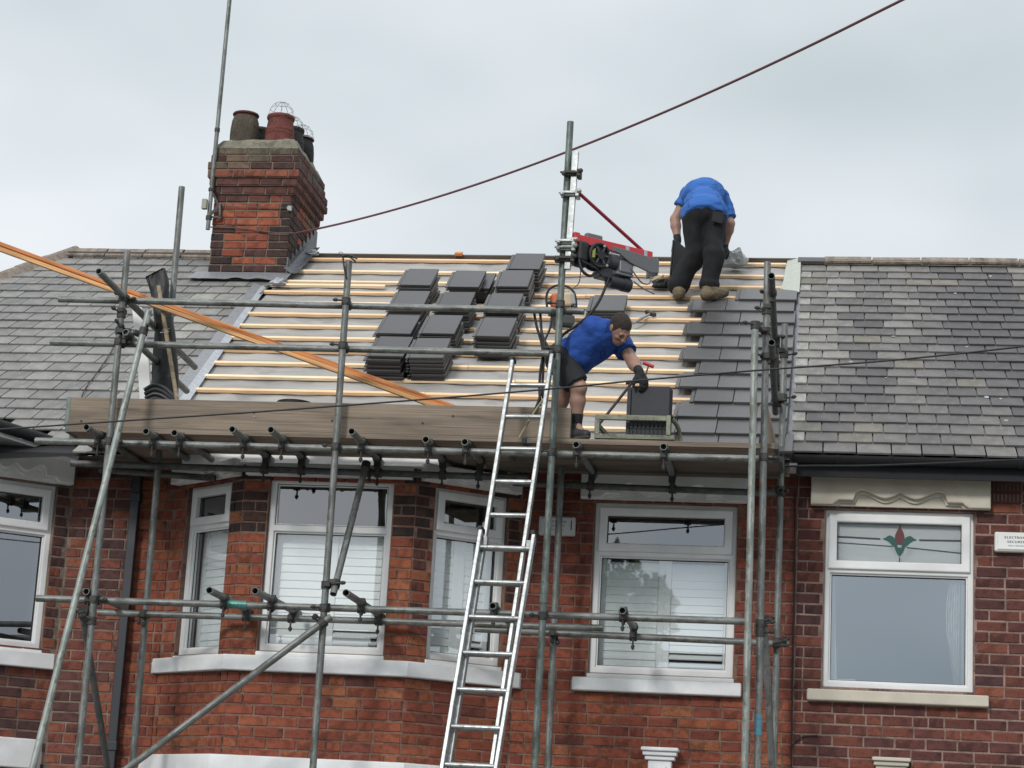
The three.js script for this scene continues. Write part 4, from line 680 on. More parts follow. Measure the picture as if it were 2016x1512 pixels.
cab([[1558, 1492], [1562, 1465], [1580, 1451], [1610, 1448]].map(([x, y]) => at(x, y, .012)), .005, mat(C(.03, .014, .014), .8), 'short dark cable curving away from the wall joint');
{
  const z = -3.36, a = at(409, 452, z), b = at(452, 0, z), d = b.clone().sub(a), top = a.clone().addScaledVector(d, 1.3);
  const m = thing('aerial_mast', a, 'tall grey aerial pole strapped to the left edge of the chimney', 'aerial');
  part(m, 'mast', tube(a, top, .021, 0, 12), M.galv);
  part(m, 'joint', tube(a.clone().addScaledVector(d, .42), a.clone().addScaledVector(d, .435), .026), M.coupler);
  const p = at(418, 392, z), q = at(437, 400, -3.43);
  part(m, 'bracket', merge([bar(at(412, 425, z), at(432, 404, -3.40), .02, .03), bar(at(416, 375, z), at(434, 412, -3.40), .016, .02), bar(at(412, 427, z), at(436, 428, -3.40), .016, .02), bar(at(434, 402, -3.41), at(434, 428, -3.41), .02, .06)]), M.galvDark);
  part(m, 'amplifier_box', rbox(.05, .10, .05, .006).translate(...at(403, 402, z + .05).toArray()), mat(C(.30, .30, .24), .6));
  part(m, 'clamp', merge([put(new THREE.CylinderGeometry(.03, .03, .04, 10), a.clone().addScaledVector(d, .05), aim(d)), put(new THREE.CylinderGeometry(.03, .03, .03, 10), a.clone().addScaledVector(d, .17), aim(d))]), M.coupler);
  const lw = mat(C(.10, .07, .06), .6); part(m, 'lashing_wire', curve([at(414, 447, -3.41), at(480, 450, -3.41), at(540, 458, -3.41), at(582, 459, -3.41)], .006, 30), lw); part(m, 'lashing_wire', curve([at(436, 406, -3.415), at(500, 408, -3.415), at(566, 410, -3.415)], .004, 30), lw);
}
{ const p = at(569, 409, -3.40); solo('cable_hook', merge([new THREE.TorusGeometry(.018, .006, 6, 14).translate(p.x, p.y, -3.40), rbox(.04, .05, .03, .005).translate(p.x + .005, p.y - .005, -3.41)]), M.galvPale, 'small pale cable hook near the right corner of the chimney brick', 'hook'); }

{ const P = [[232, 668], [214, 700], [190, 735], [168, 765], [152, 806]].map(([x, y]) => { const o = onRoof(x, y, .045); return R(o.u, o.v, .045); }); cab(P, .005, M.rubber, 'loose wire trailing down the left-hand slates below the lower guard rail'); }

// ================= loose things on the roof and platform =================
const tileM = M.tile;
const stackM = [.042, .050, .036, .056].map((k) => mat(C(k * 1.02, k, k * 1.03), .42, { map: rep(T.slab, 2.5), bumpMap: rep(T.fine, 3), bumpScale: .0008 }));
function tileThing(pos, quat, label, group, m = pick(stackM), sx = 1) { const o = shadow(new THREE.Mesh(tileG, m)); o.scale.set(sx, 1, 1); o.name = numbered('concrete_tile'); o.position.copy(pos); o.quaternion.copy(quat); scene.add(o); return tag(o, label, 'roof tile', group); }
{
  const ord = ['topmost', 'second', 'third', 'fourth', 'fifth', 'sixth', 'lowest'];
  const cols = [['left', [[-3.738, 1.41, 'lowest'], [-3.795, 2.04, 'second'], [-3.84, 2.75, 'third'], [-3.888, 3.46, 'highest']]], ['middle', [[-3.393, 1.40, 'lowest'], [-3.419, 2.04, 'second'], [-3.43, 2.75, 'third'], [-3.441, 3.44, 'highest']]], ['right', [[-2.947, 2.005, 'lowest'], [-2.99, 2.73, 'second'], [-3.006, 3.46, 'third'], [-2.985, 4.03, 'highest']]]];
  for (const [cn, st] of cols) for (const [u, v, rn] of st) {
    const tw = rr(-.02, .02);
    for (let i = 0; i < 7; i++) {
      const a = .012 + i * .0105, shift = cn === 'middle' && rn === 'highest' && i < 5 ? [.06, .15] : [0, 0], h = .040 + i * .0288 + Math.sin(a) * .21;
      const top = 6 - i;
      tileThing(R(u + .155 + shift[0] + rr(-.012, .012), v + .21 + shift[1] + rr(-.016, .016), h), RQ.clone().multiply(new THREE.Quaternion().setFromEuler(new THREE.Euler(a, tw + rr(-.014, .014), 0))), `${ord[top]} grey tile in the ${rn} stack of the ${cn} stack column`, 'grey tiles stacked on the battens', pick(stackM), .945);
    }
  }
  for (let i = 0; i < 3; i++) tileThing(R(-1.985 + i * .004, 3.37, .045 + i * .0288), RQ.clone().multiply(new THREE.Quaternion().setFromEuler(new THREE.Euler(.02 + i * .01, .01 * i, 0))), `${['lowest', 'middle', 'topmost'][i]} of three grey tiles behind the kneeling man's back`.replace('kneeling ', 'bending '), 'three loose grey tiles on the battens');
}
{ // long battens lying slantwise behind the guard rails
  const a0 = at(-90, 447, 1.12), b0 = at(884, 806, .90), a1 = at(-90, 459, 1.14), b1 = at(872, 806, .93), a2 = at(-90, 452, 1.02), b2 = at(903, 806, .84);
  solo('timber_batten', bar(a0, b0, .05, .026, .002), M.orange, 'long orange timber batten slanting up to the left, upper one of the bundle', 'timber batten', 'long battens slanting across the scaffold');
  solo('timber_batten', bar(a1, b1, .05, .026, .002), M.pine, 'long pale timber batten slanting up to the left, lower one of the bundle', 'timber batten', 'long battens slanting across the scaffold');
  solo('timber_batten', bar(a2, b2, .026, .04, .002), M.orange, 'long orange timber batten slanting up to the left, rearmost of the bundle', 'timber batten', 'long battens slanting across the scaffold');
}
function crumple(r, sx, sy, sz, k, seed, det = 4) { const g = new THREE.IcosahedronGeometry(1, det), p = g.attributes.position; for (let i = 0; i < p.count; i++) { const v = V(p.getX(i), p.getY(i), p.getZ(i)), n = 1 + k * (noise3(v.x * 2.2 + seed, v.y * 2.2, v.z * 2.2 + 9) - .5) * 2 + k * .6 * (noise3(v.x * 6 + seed, v.y * 6, v.z * 6 + 4) - .5); v.multiplyScalar(n * r); p.setXYZ(i, v.x * sx, Math.max(-.55 * r * sy, v.y * sy), v.z * sz); } g.computeVertexNormals(); return g; }
{ // black plastic sheet folded upright at the left end
  const z = .72, L = [[288, 546], [298, 578], [304, 610], [308, 650], [304, 690], [300, 740], [297, 775], [296, 812]], Rr = [[322, 527], [332, 555], [334, 585], [340, 620], [345, 655], [348, 700], [350, 745], [349, 812]];
  const pos = [], uv = [], idx = [], n = 28, mrow = 40, sm2 = (A, t) => { const k = Math.min(A.length - 1.001, t * (A.length - 1)), i = Math.floor(k), f = k - i; return [A[i][0] + (A[i + 1][0] - A[i][0]) * f, A[i][1] + (A[i + 1][1] - A[i][1]) * f]; };
  for (let j = 0; j <= mrow; j++) { const t = j / mrow, l = at(...sm2(L, t), z), r = at(...sm2(Rr, t), z); for (let i = 0; i <= n; i++) { const a = i / n * Math.PI * 2, s = .5 - .5 * Math.cos(a), p = l.clone().lerp(r, s), d = Math.sin(a) * (.05 + .03 * t) * (.35 + .65 * Math.min(1, t * 4)); const w = (fbm(i / n * 7 + 2, t * 3, 0, 3, 77) - .5) * .07; p.z += d + w; p.x += (fbm(i / n * 4, t * 2.5, 0, 2, 78) - .5) * .02; pos.push(p.x, p.y, p.z); uv.push(i / n, t); } }
  for (let j = 0; j < mrow; j++) for (let i = 0; i < n; i++) { const a = j * (n + 1) + i; idx.push(a, a + 1, a + n + 1, a + 1, a + n + 2, a + n + 1); }
  for (let i = 1; i < n - 1; i++) idx.push(0, i + 1, i);
  const g = new THREE.BufferGeometry(); g.setAttribute('position', new THREE.Float32BufferAttribute(pos, 3)); g.setAttribute('uv', new THREE.Float32BufferAttribute(uv, 2)); g.setIndex(idx); g.computeVertexNormals();
  const o = solo('plastic_sheet', g, mat(C(.005, .005, .0055), .55, { side: THREE.DoubleSide, bumpMap: rep(T.wrinkle, 2, 2), bumpScale: .006 }), 'black plastic sheet folded upright at the left end of the platform', 'plastic sheet');
  for (const [px, py, w] of [[327, 650, 14], [324, 655, 18]]) { const a = at(px - w / 2, py, .83), b = at(px + w / 2, py - 3, .83); const m = shadow(new THREE.Mesh(bar(a, b, .004, .008), M.leadPale)); m.name = 'printed_mark'; m.position.copy(o.position).negate(); o.add(m); }
}
solo('broom_handle', tube(at(312, 563, 1.0), at(353, 815, 1.06), .0155, 0, 12), mat(C(.42, .33, .22), .8, { map: rep(T.wood, 3, 2) }), 'pale wooden handle leaning in front of the black plastic sheet', 'handle');
{ const z = .60, P = [[261, 601], [281, 607], [293, 684], [296, 724], [300, 812], [278, 812], [273, 724], [267, 660]].map(([x, y]) => at(x, y, z)); solo('plastic_trim', extr(P.map((p) => [p.x, p.y]).reverse(), .025, .004).translate(0, 0, z), M.white, 'white plastic trim board standing on end left of the black sheet', 'trim board'); }
{ const z = .9; for (let k = 0; k < 5; k++) { const o = k * 9; solo('flexible_pipe', curve([[284 + k, 768 + o * .9], [303, 758 + o], [318, 761 + o], [332, 771 + o], [345, 786 + o], [352, 802 + o]].map(([x, y]) => at(x, y, z + k * .02)), .0155, 40, 10), k % 2 ? M.rubber : M.anth, `${['topmost', 'second', 'third', 'fourth', 'lowest'][k]} of the curved black pipes below the black sheet`, 'pipe', 'curved black pipes at the left end'); } }
{ const p = at(580, 800, .95), q = at(547, 800, .95), r = at(613, 800, .95); solo('rubber_bucket', new THREE.LatheGeometry([[0, 0], [.10, 0], [.125, .26], [.131, .265], [.127, .27], [.118, .262], [.09, .02], [0, .02]].map(([a, b]) => new THREE.Vector2(a, b)), 28).translate(p.x, p.y + .028 - .27, .95), M.rubber, 'black rubber bucket whose rim shows over the toe board', 'bucket'); }
solo('plastic_wrap', crumple(.055, 1.3, .7, 1, .5, 3).translate(...R(-5.14, 4.02, .06).toArray()), M.leadPale, 'small crumpled white plastic scrap at the left ends of the battens', 'scrap');
solo('plastic_wrap', crumple(.05, 1.2, .8, 1, .5, 8).translate(...R(-5.08, 5.10, .05).toArray()), M.leadPale, 'small crumpled white scrap at the ridge beside the chimney', 'scrap');
solo('plastic_bag', crumple(.105, 1.15, 1.0, .9, .45, 12, 5).translate(...R(-.95, 4.86, .10).toArray()), new THREE.MeshPhysicalMaterial({ color: C(.52, .53, .53), roughness: .4, transmission: .25, thickness: 0 }), 'crumpled pale grey plastic bag on the ridge beside the black trousers', 'plastic bag');
{ // dark hammer on the battens
  const a = at(1250, 640, -2.25), o = onRoof(1262, 628, .05), q = onRoof(1281, 616, .06), p0 = R(o.u - .06, o.v - .13, .05), p1 = R(q.u, q.v, .055); const d = p1.clone().sub(p0).normalize();
  const h = thing('hammer', p0, 'hammer with a grey handle lying on the battens right of the bending man', 'hammer');
  part(h, 'handle', put(new THREE.CylinderGeometry(.011, .014, p0.distanceTo(p1), 10), p0.clone().add(p1).multiplyScalar(.5), aim(d)), mat(C(.26, .25, .24), .7)); part(h, 'head', put(rbox(.036, .036, .13, .006), p1, RQ.clone().multiply(new THREE.Quaternion().setFromEuler(new THREE.Euler(0, .7, 0)))), M.coupler);
}
{ const o = onRoof(1302, 562, .04), p = R(o.u, o.v, .05); const t = thing('tool_pouch', p, 'dark tool pouch with brown pieces lying left of the man on the roof', 'tool pouch'); part(t, 'pouch', put(crumple(.07, 1.2, .7, .9, .35, 21), p), M.rubber); part(t, 'flap', put(rbox(.10, .03, .06, .008), p.clone().add(V(.02, .05, .02)), new THREE.Quaternion().setFromEuler(new THREE.Euler(.3, .4, .25))), mat(C(.30, .22, .11), .8)); part(t, 'tool_handle', tube(p.clone().add(V(-.10, .03, 0)), p.clone().add(V(.02, .07, .05)), .012), mat(C(.42, .38, .30), .6)); }
{ // black tie wound on the head of the second standard
  const p = S2.a; part(scaffold, 'tie_strap', merge([curve([V(p.x + .0, p.y - .14, ZS + .03), V(p.x - .025, p.y - .05, ZS + .03), V(p.x - .035, p.y + .03, ZS + .02), V(p.x + .02, p.y + .015, ZS + .03), V(p.x + .055, p.y - .012, ZS + .03)], .007, 30), curve([V(p.x - .045, p.y + .028, ZS + .02), V(p.x, p.y + .034, ZS + .03), V(p.x + .065, p.y + .012, ZS + .03)], .008, 20)]), M.rubber); part(scaffold, 'tie_wire', curve([V(p.x - .035, p.y + .03, ZS + .02), V(p.x - .045, p.y + .055, ZS + .02), V(p.x - .065, p.y + .06, ZS + .02), V(p.x - .075, p.y + .05, ZS + .02)], .0025, 20), M.galv);
}

// ---------- hoist ----------
{
  const z = 1.32, a = at(1134, 299, z), b = at(1117, 531, z), d = b.clone().sub(a).normalize();
  const h = thing('electric_hoist', b, 'red and black electric hoist on a swing arm clamped to the tallest scaffold pole', 'hoist');
  part(h, 'post', bar(a, b, .042, .042, .003, V(0, 0, 1)), M.alu);
  const cl = (py, m = M.coupler, w = .11) => { const p = a.clone().addScaledVector(d, (at(1124, py, z).y - a.y) / d.y); part(h, 'clamp', merge([rbox(w, .04, .075, .008, 2).translate(p.x - .03, p.y, z), rbox(.03, .055, .10, .006).translate(p.x + .035, p.y, z), put(new THREE.CylinderGeometry(.008, .008, .13, 8), V(p.x - .03, p.y, z + .045), aim(V(1, 0, 0))), new THREE.SphereGeometry(.018, 8, 6).translate(p.x + .05, p.y + .01, z + .05), new THREE.SphereGeometry(.016, 8, 6).translate(p.x - .07, p.y - .012, z + .05)]), m); return p; };
  cl(343, M.coupler, .09); const top = cl(383, M.alu); cl(478, M.alu); cl(490, M.galvPale); cl(511, M.coupler, .13);
  const o = at(1130, 470, z), tip = at(1283, 506, .88), KS = tip.distanceTo(o) / .74, e = tip.clone().sub(o).normalize(), y = V(0, 1, 0).addScaledVector(e, -e.y).normalize(), w = e.clone().cross(y), B = new THREE.Matrix4().makeBasis(e, y, w).setPosition(o).multiply(new THREE.Matrix4().makeScale(KS, KS, KS));
  const add = (n, g, m) => part(h, n, g.applyMatrix4(B), m);
  const red = mat(C(.52, .028, .038), .38), dk = mat(C(.055, .058, .062), .5), gr = mat(C(.12, .125, .13), .5);
  const arm = add('arm', merge([rbox(.74, .070, .06, .006).translate(.36, 0, 0), rbox(.05, .095, .07, .006).translate(.01, 0, 0)]), red);
  const kid = (n, g, m) => sub(arm, n, g.applyMatrix4(B), m, V(0, 0, 0));
  kid('band', rbox(.035, .056, .066, .004).translate(.485, 0, 0), M.leadPale); kid('band', rbox(.03, .07, .07, .004).translate(.66, -.005, 0), M.leadPale);
  add('bracket', rbox(.15, .05, .05, .014, 2).translate(.18, .045, .0), gr);
  const cyl = (r, l, ax, x, yy, zz) => { const g = new THREE.CylinderGeometry(r, r, l, 28); if (ax === 'z') g.rotateX(Math.PI / 2); if (ax === 'x') g.rotateZ(Math.PI / 2); return g.translate(x, yy, zz); };
  const drum = add('drum', merge([cyl(.088, .10, 'z', .19, -.115, .03), new THREE.TorusGeometry(.090, .014, 8, 28).translate(.19, -.115, .085), new THREE.TorusGeometry(.090, .014, 8, 28).translate(.19, -.115, -.02), cyl(.034, .03, 'z', .19, -.115, .09)]), M.rubber);
  kid('spoke', merge([0, 1, 2].map((k) => rbox(.15, .014, .012, .003).rotateZ(k * 1.05).translate(.19, -.115, .094))), dk);
  kid('yellow_label', extr([[-.085, .02], [-.06, .045], [-.062, -.03], [-.088, -.035]], .004).translate(.195, -.115, .100), mat(C(.25, .30, .05), .5));
  for (const [x, yy] of [[.03, .075], [.085, .03], [.06, -.075]]) kid('stud', new THREE.SphereGeometry(.012, 8, 6).translate(.19 + x, -.115 + yy, .10), M.leadPale);
  add('drum_guard', merge([rbox(.10, .17, .10, .03, 3).translate(.06, -.10, .02), rbox(.11, .11, .09, .03, 3).translate(.07, -.16, .0)]), M.rubber);
  add('motor', merge([cyl(.062, .20, 'x', .36, -.12, .02), cyl(.068, .03, 'x', .285, -.12, .02)]), dk);
  add('cover', extr([[.30, -.02], [.74, -.045], [.74, -.155], [.66, -.165], [.47, -.125], [.36, -.07], [.30, -.06]], .02, .004).translate(0, 0, .085), gr);
  add('end_plate', rbox(.02, .14, .14, .006).translate(.735, -.10, .02), gr);
  add('gearbox', merge([rbox(.13, .10, .12, .016, 2).translate(.445, -.16, .03), rbox(.16, .03, .10, .01).translate(.44, -.215, .03)]), mat(C(.16, .165, .175), .4, { metalness: .4 }));
  add('capacitor', merge([cyl(.052, .17, 'x', .40, -.285, .03), cyl(.056, .07, 'x', .475, -.285, .03), rbox(.12, .08, .1, .01).translate(.27, -.235, .02)]), M.anth);
  add('cable_guide', merge([curve([V(.48, -.16, .09), V(.53, -.22, .10), V(.60, -.26, .09), V(.66, -.25, .09), V(.68, -.19, .09)], .006, 30), curve([V(.52, -.26, .08), V(.62, -.30, .08), V(.72, -.32, .08)], .006, 20)]), M.galv);
  add('wire_loops', merge([curve([V(.04, -.18, .06), V(.10, -.21, .09), V(.17, -.235, .09), V(.22, -.27, .08), V(.30, -.30, .05)], .006, 30), curve([V(.02, -.17, .05), V(.05, -.26, .06), V(.13, -.285, .06), V(.17, -.24, .07)], .012, 30)]), M.anth);
  const eT = V(.655, .03, 0).applyMatrix4(B), t0 = V(top.x + .05, top.y, z + .02); part(h, 'stay', tube(t0, eT, .013, 0, 10), mat(C(.26, .012, .03), .4));
  const c0 = V(.30, -.27, .06).applyMatrix4(B); part(h, 'power_cable', curve([c0, at(1180, 592, 1.2), at(1158, 622, 1.2), at(1132, 643, 1.18), at(1108, 660, 1.16), at(1090, 690, 1.16), at(1078, 720, 1.16)], .0105, 60), M.rubber);
  part(h, 'hoist_rope', curve([V(.05, -.20, .04).applyMatrix4(B), at(1140, 556, .7), at(1128, 568, .2)], .004, 20), M.galvDark);
}
// black hoses hanging from the guard rail
{
  const y0 = (px, py, z) => at(px, py, z);
  const hs = [[[1050, 606], [1056, 640], [1066, 675], [1070, 705], [1068, 760], [1069, 784]], [[1063, 607], [1066, 650], [1070, 690], [1064, 730], [1062, 765], [1064, 800]], [[1087, 611], [1083, 645], [1072, 675], [1076, 692], [1079, 685], [1070, 665], [1064, 640]], [[1066, 770], [1060, 790], [1054, 806], [1052, 816]]];
  hs.forEach((P, i) => solo('hose', curve(P.map(([x, y], k) => y0(x, y, 1.20 + i * .012)), i === 2 ? .008 : .0095, 50, 8), i === 2 ? M.anth : M.rubber, ['longest black hose hanging from the upper guard rail beside the ladder', 'black hose hanging straight down just right of the ladder top', 'black cord looped over the upper guard rail at the tallest pole', 'short black hose tail below the lower guard rail by the ladder'][i], 'hose', 'black hoses on the guard rail'));
  solo('rope', curve([[1070, 786], [1054, 808], [1036, 838], [1022, 862]].map(([x, y]) => at(x, y, 1.48)), .008, 30), mat(C(.30, .26, .15), .9), 'thin yellowish rope tied across the top of the ladder', 'rope');
}
// ---------- cut-off saw on the battens ----------
{
  const o = onRoof(1104, 640, .03), p = R(o.u, o.v, .03), s = thing('cutoff_saw', p, 'orange petrol cut-off saw with a big black loop handle behind the tallest pole', 'saw');
  const X = (px, py, dz = 0) => at(px, py, p.z + .1 + dz);
  const orange = mat(C(.50, .13, .04), .4), pale = mat(C(.52, .40, .28), .5), gy = mat(C(.33, .33, .31), .5);
  part(s, 'handle', curve([X(1077, 605), X(1076, 582), X(1082, 569), X(1094, 562.5), X(1108, 562), X(1122, 567), X(1131, 578), X(1134, 595), X(1135, 611)], .0105, 60, 10), M.rubber);
  const bl = (n, px, py, w, h, d, m, r = .02, rot = 0) => { const c = X(px, py); return part(s, n, put(new RoundedBoxGeometry(w, h, d, 3, r), c, new THREE.Quaternion().setFromEuler(new THREE.Euler(0, .3, rot))), m); };
  bl('engine_cover', 1097, 594, .11, .14, .14, orange, .03, .15); bl('fuel_tank', 1115, 592, .085, .13, .12, pale, .03, .1); bl('starter_cover', 1112, 577, .06, .05, .10, pale, .015);
  bl('muffler', 1126, 590, .045, .10, .08, gy, .012, .2); bl('base', 1104, 616, .20, .05, .16, M.anth, .015); bl('pull_grip', 1128, 604, .03, .07, .05, M.anth, .01, .4);
  bl('frame', 1110, 632, .17, .09, .14, dk2(), .02); bl('support', 1140, 614, .09, .02, .05, mat(C(.22, .20, .15), .7), .006, .2);
  part(s, 'disc', put(new THREE.CylinderGeometry(.13, .13, .005, 32), X(1093, 625, -.04), new THREE.Quaternion().setFromEuler(new THREE.Euler(1.2, 0, 1.2))), M.galvDark);
}
function dk2() { return mat(C(.05, .05, .05), .6); }
// ---------- hoist cradle with tiles ----------
const ZC = 1.20, YD = yBd + .044;
{
  const x0 = at(1171, 840, ZC).x, x1 = at(1329, 840, ZC).x, yt = at(1250, 818, ZC).y, yb = YD + .004, d = .40, m = mat(C(.27, .275, .205), .75, { map: rep(T.brick, 3), bumpMap: rep(T.brickB, 4), bumpScale: .002 });
  const c = thing('hoist_cradle', V((x0 + x1) / 2, YD, ZC - .2), 'grey green metal cradle holding tiles at the edge of the platform', 'cradle');
  const P = (n, a, b, w = .034, h = .034) => part(c, n, bar(V(...a), V(...b), w, h, .004), m);
  P('top_rail', [x0, yt - .018, ZC], [x1 - .03, yt - .018, ZC], .03, .036); P('bottom_rail', [x0, yb + .016, ZC], [x1, yb + .016, ZC], .03, .032);
  P('upright', [x0 + .016, yb + .03, ZC], [x0 + .016, yt - .036, ZC]); P('upright', [x1 - .045, yb + .03, ZC], [x1 - .045, yt + .002, ZC], .03, .045);
  P('upright', [x0 + .02, yb, ZC - d], [x0 + .02, yt - .05, ZC - d], .025, .025); P('upright', [x1 - .02, yb, ZC - d], [x1 - .02, yt - .05, ZC - d], .025, .025);
  P('rear_rail', [x0 + .034, yt - .10, ZC - d], [x1 - .034, yt - .10, ZC - d], .025, .03); P('rear_rail', [x0 + .034, yb + .03, ZC - d], [x1 - .034, yb + .03, ZC - d], .02, .022);
  for (const x of [x0 + .016, x1 - .016]) { P('side_rail', [x, yb + .014, ZC - .02], [x, yb + .014, ZC - d + .014], .028, .028); }
  part(c, 'guard', curve([V(x1 - .03, yt - .01, ZC - .01), V(x1 + .01, yt - .05, ZC - .10), V(x1 + .025, yb + .06, ZC - .16), V(x1 + .028, yb, ZC - .17)], .016, 30, 8), m);
  part(c, 'strut', bar(V(x0 + .02, yb + .10, ZC - .02), V(x0 + .10, yb + .03, ZC - .2), .022, .03), m);
  const ha = at(1179, 836, ZC - .1), hb = at(1240, 759, ZC - .22), hc = at(1243, 752, ZC - .22), hd = at(1262, 751, ZC - .22);
  const hm = mat(C(.055, .035, .035), .6); part(c, 'handle', merge([tube(ha, hb, .010, 0, 10), tube(hb, hc, .012, 0, 10), tube(at(1232, 754, ZC - .22), hd, .013, 0, 10)]), hm);
  const dq = (a) => new THREE.Quaternion().setFromEuler(new THREE.Euler(Math.PI / 2 + a, 0, 0));
  const tx = (at(1236, 800, ZC - .06).x + at(1319, 800, ZC - .06).x) / 2;
  for (let k = 0; k < 4; k++) {
    const t = thing('concrete_tile', V(tx + k * .004, YD + .033 + .008, ZC - .075 - k * .032), ['dark grey tile standing upright in the cradle under the gloved hand', 'second upright tile in the cradle, just behind the front one', 'third upright tile from the front in the cradle', 'rearmost upright tile in the cradle'][k], 'roof tile', 'tiles standing in the hoist cradle');
    const g = tileG.clone(), m0 = mat(C(.034, .036, .042), .7, { map: rep(T.slab, 2.5) }); g.scale(.90, 1, .86); g.applyQuaternion(dq(-.06)).translate(t.position.x, t.position.y + .18, t.position.z); part(t, 'slab', g, m0);
    if (k === 0) for (let r = 0; r < 3; r++) for (let q = 0; q < 9; q++) part(t, 'rib', rbox(.020, .045, .006, .002).translate(t.position.x - .115 + q * .0288, t.position.y + .022 + r * .05, t.position.z + .026), m0);
  }
  const hk = thing('lifting_hook', at(1268, 748, ZC - .16), 'small hook with a red T handle sticking up beside the gloved hand', 'hook'); part(hk, 'shank', tube(at(1266, 752, ZC - .16), at(1277, 720, ZC - .16), .006, 0, 8), M.galv); part(hk, 'handle', tube(at(1266, 714, ZC - .16), at(1287, 722, ZC - .16), .013, 0, 10), mat(C(.45, .02, .03), .4));
}
// scaffold board offcut leaning at the right-hand end
solo('board_offcut', bar(at(1503, 795, 1.02), at(1523, 882, 1.06), .03, .05, .004), M.board, 'short weathered board offcut leaning among the right-hand poles', 'board');
// ---------- alarm boxes ----------
function alarm(px0, py0, px1, py1, m, label) {
  const z = .05, a = at(px0, py0, z), b = at(px1, py1, z), w = b.x - a.x, hgt = .142, c = V((a.x + b.x) / 2, a.y - hgt / 2, z);
  const cv = document.createElement('canvas'); cv.width = 512; cv.height = 288; const x = cv.getContext('2d'); x.fillStyle = '#fff'; x.fillRect(0, 0, 512, 288); x.fillStyle = '#3c4244'; x.textAlign = 'center'; x.font = 'bold 60px sans-serif'; x.fillText('ELECTRONIC', 256, 88, 350); x.fillText('SECURITY', 256, 172, 280); x.font = 'bold 34px sans-serif'; x.fillText('HULL SERVICES', 256, 238, 380);
  const t = new THREE.CanvasTexture(cv); t.colorSpace = THREE.SRGBColorSpace;
  const o = thing('alarm_box', V(c.x, a.y - hgt, .01), label, 'alarm box');
  part(o, 'case', merge([new RoundedBoxGeometry(w, hgt, .07, 3, .014).translate(c.x, c.y, .032), new RoundedBoxGeometry(w * .90, hgt * .86, .02, 2, .008).translate(c.x, c.y, .064)]), m);
  const pl = part(o, 'lettering', new THREE.PlaneGeometry(w * .84, hgt * .76).translate(c.x, c.y, .0755), mat(m.color.clone(), .4, { map: t }));
  part(o, 'vent', rbox(.008, .07, .004, .001).translate(c.x + w * .405, c.y + .005, .0765), M.galvDark);
}
alarm(1062, 1016, 1133, 1020, mat(C(.52, .52, .51), .45), 'grey white alarm box half hidden behind two scaffold poles');
alarm(1958, 1047, 2046, 1049, mat(C(.80, .80, .77), .4), 'bright white alarm box at the right edge of the picture');

// ================= the two roofers =================
function nets(f, lo, hi, cell) {                                 // a smooth mesh of the surface f = 0
  const n = [0, 1, 2].map((k) => Math.ceil((hi.getComponent(k) - lo.getComponent(k)) / cell) + 1), [nx, ny, nz] = n, d = new Float32Array(nx * ny * nz), at3 = (i, j, k) => (k * ny + j) * nx + i;
  for (let k = 0; k < nz; k++) for (let j = 0; j < ny; j++) for (let i = 0; i < nx; i++) d[at3(i, j, k)] = f(lo.x + i * cell, lo.y + j * cell, lo.z + k * cell);
  const id = new Int32Array(nx * ny * nz).fill(-1), pos = [], idx = [];
  for (let k = 0; k < nz - 1; k++) for (let j = 0; j < ny - 1; j++) for (let i = 0; i < nx - 1; i++) {
    let c = 0, x = 0, y = 0, z = 0, neg = 0; const v = []; for (let q = 0; q < 8; q++) { v[q] = d[at3(i + (q & 1), j + (q >> 1 & 1), k + (q >> 2))]; if (v[q] < 0) neg++; }
    if (!neg || neg === 8) continue;
    for (let q = 0; q < 8; q++) for (const b of [1, 2, 4]) if (!(q & b)) { const r = q | b; if ((v[q] < 0) !== (v[r] < 0)) { const t = v[q] / (v[q] - v[r]); x += (q & 1) + (b === 1 ? t : 0); y += (q >> 1 & 1) + (b === 2 ? t : 0); z += (q >> 2) + (b === 4 ? t : 0); c++; } }
    id[at3(i, j, k)] = pos.length / 3; pos.push(lo.x + (i + x / c) * cell, lo.y + (j + y / c) * cell, lo.z + (k + z / c) * cell);
  }
  const quad = (a, b, c, e, flip) => { if (a < 0 || b < 0 || c < 0 || e < 0) return; if (flip) idx.push(a, c, b, a, e, c); else idx.push(a, b, c, a, c, e); };
  for (let k = 1; k < nz - 1; k++) for (let j = 1; j < ny - 1; j++) for (let i = 1; i < nx - 1; i++) {
    const s = d[at3(i, j, k)] < 0;
    if (s !== (d[at3(i + 1, j, k)] < 0)) quad(id[at3(i, j - 1, k - 1)], id[at3(i, j, k - 1)], id[at3(i, j, k)], id[at3(i, j - 1, k)], !s);
    if (s !== (d[at3(i, j + 1, k)] < 0)) quad(id[at3(i - 1, j, k - 1)], id[at3(i - 1, j, k)], id[at3(i, j, k)], id[at3(i, j, k - 1)], !s);
    if (s !== (d[at3(i, j, k + 1)] < 0)) quad(id[at3(i - 1, j - 1, k)], id[at3(i, j - 1, k)], id[at3(i, j, k)], id[at3(i - 1, j, k)], !s);
  }
  const g = new THREE.BufferGeometry(); g.setAttribute('position', new THREE.Float32BufferAttribute(pos, 3)); g.setIndex(idx); g.computeVertexNormals(); 
  const nn = g.attributes.normal, uv = new Float32Array(pos.length / 3 * 2); for (let i = 0; i < nn.count; i++) { const ax = Math.abs(nn.getX(i)), az = Math.abs(nn.getZ(i)); uv[2 * i] = (ax > az ? pos[3 * i + 2] : pos[3 * i]) * 1.0; uv[2 * i + 1] = pos[3 * i + 1]; } g.setAttribute('uv', new THREE.BufferAttribute(uv, 2)); return g;
}
const smin = (a, b, k) => { const h = Math.max(k - Math.abs(a - b), 0) / k; return Math.min(a, b) - h * h * k * .25; };
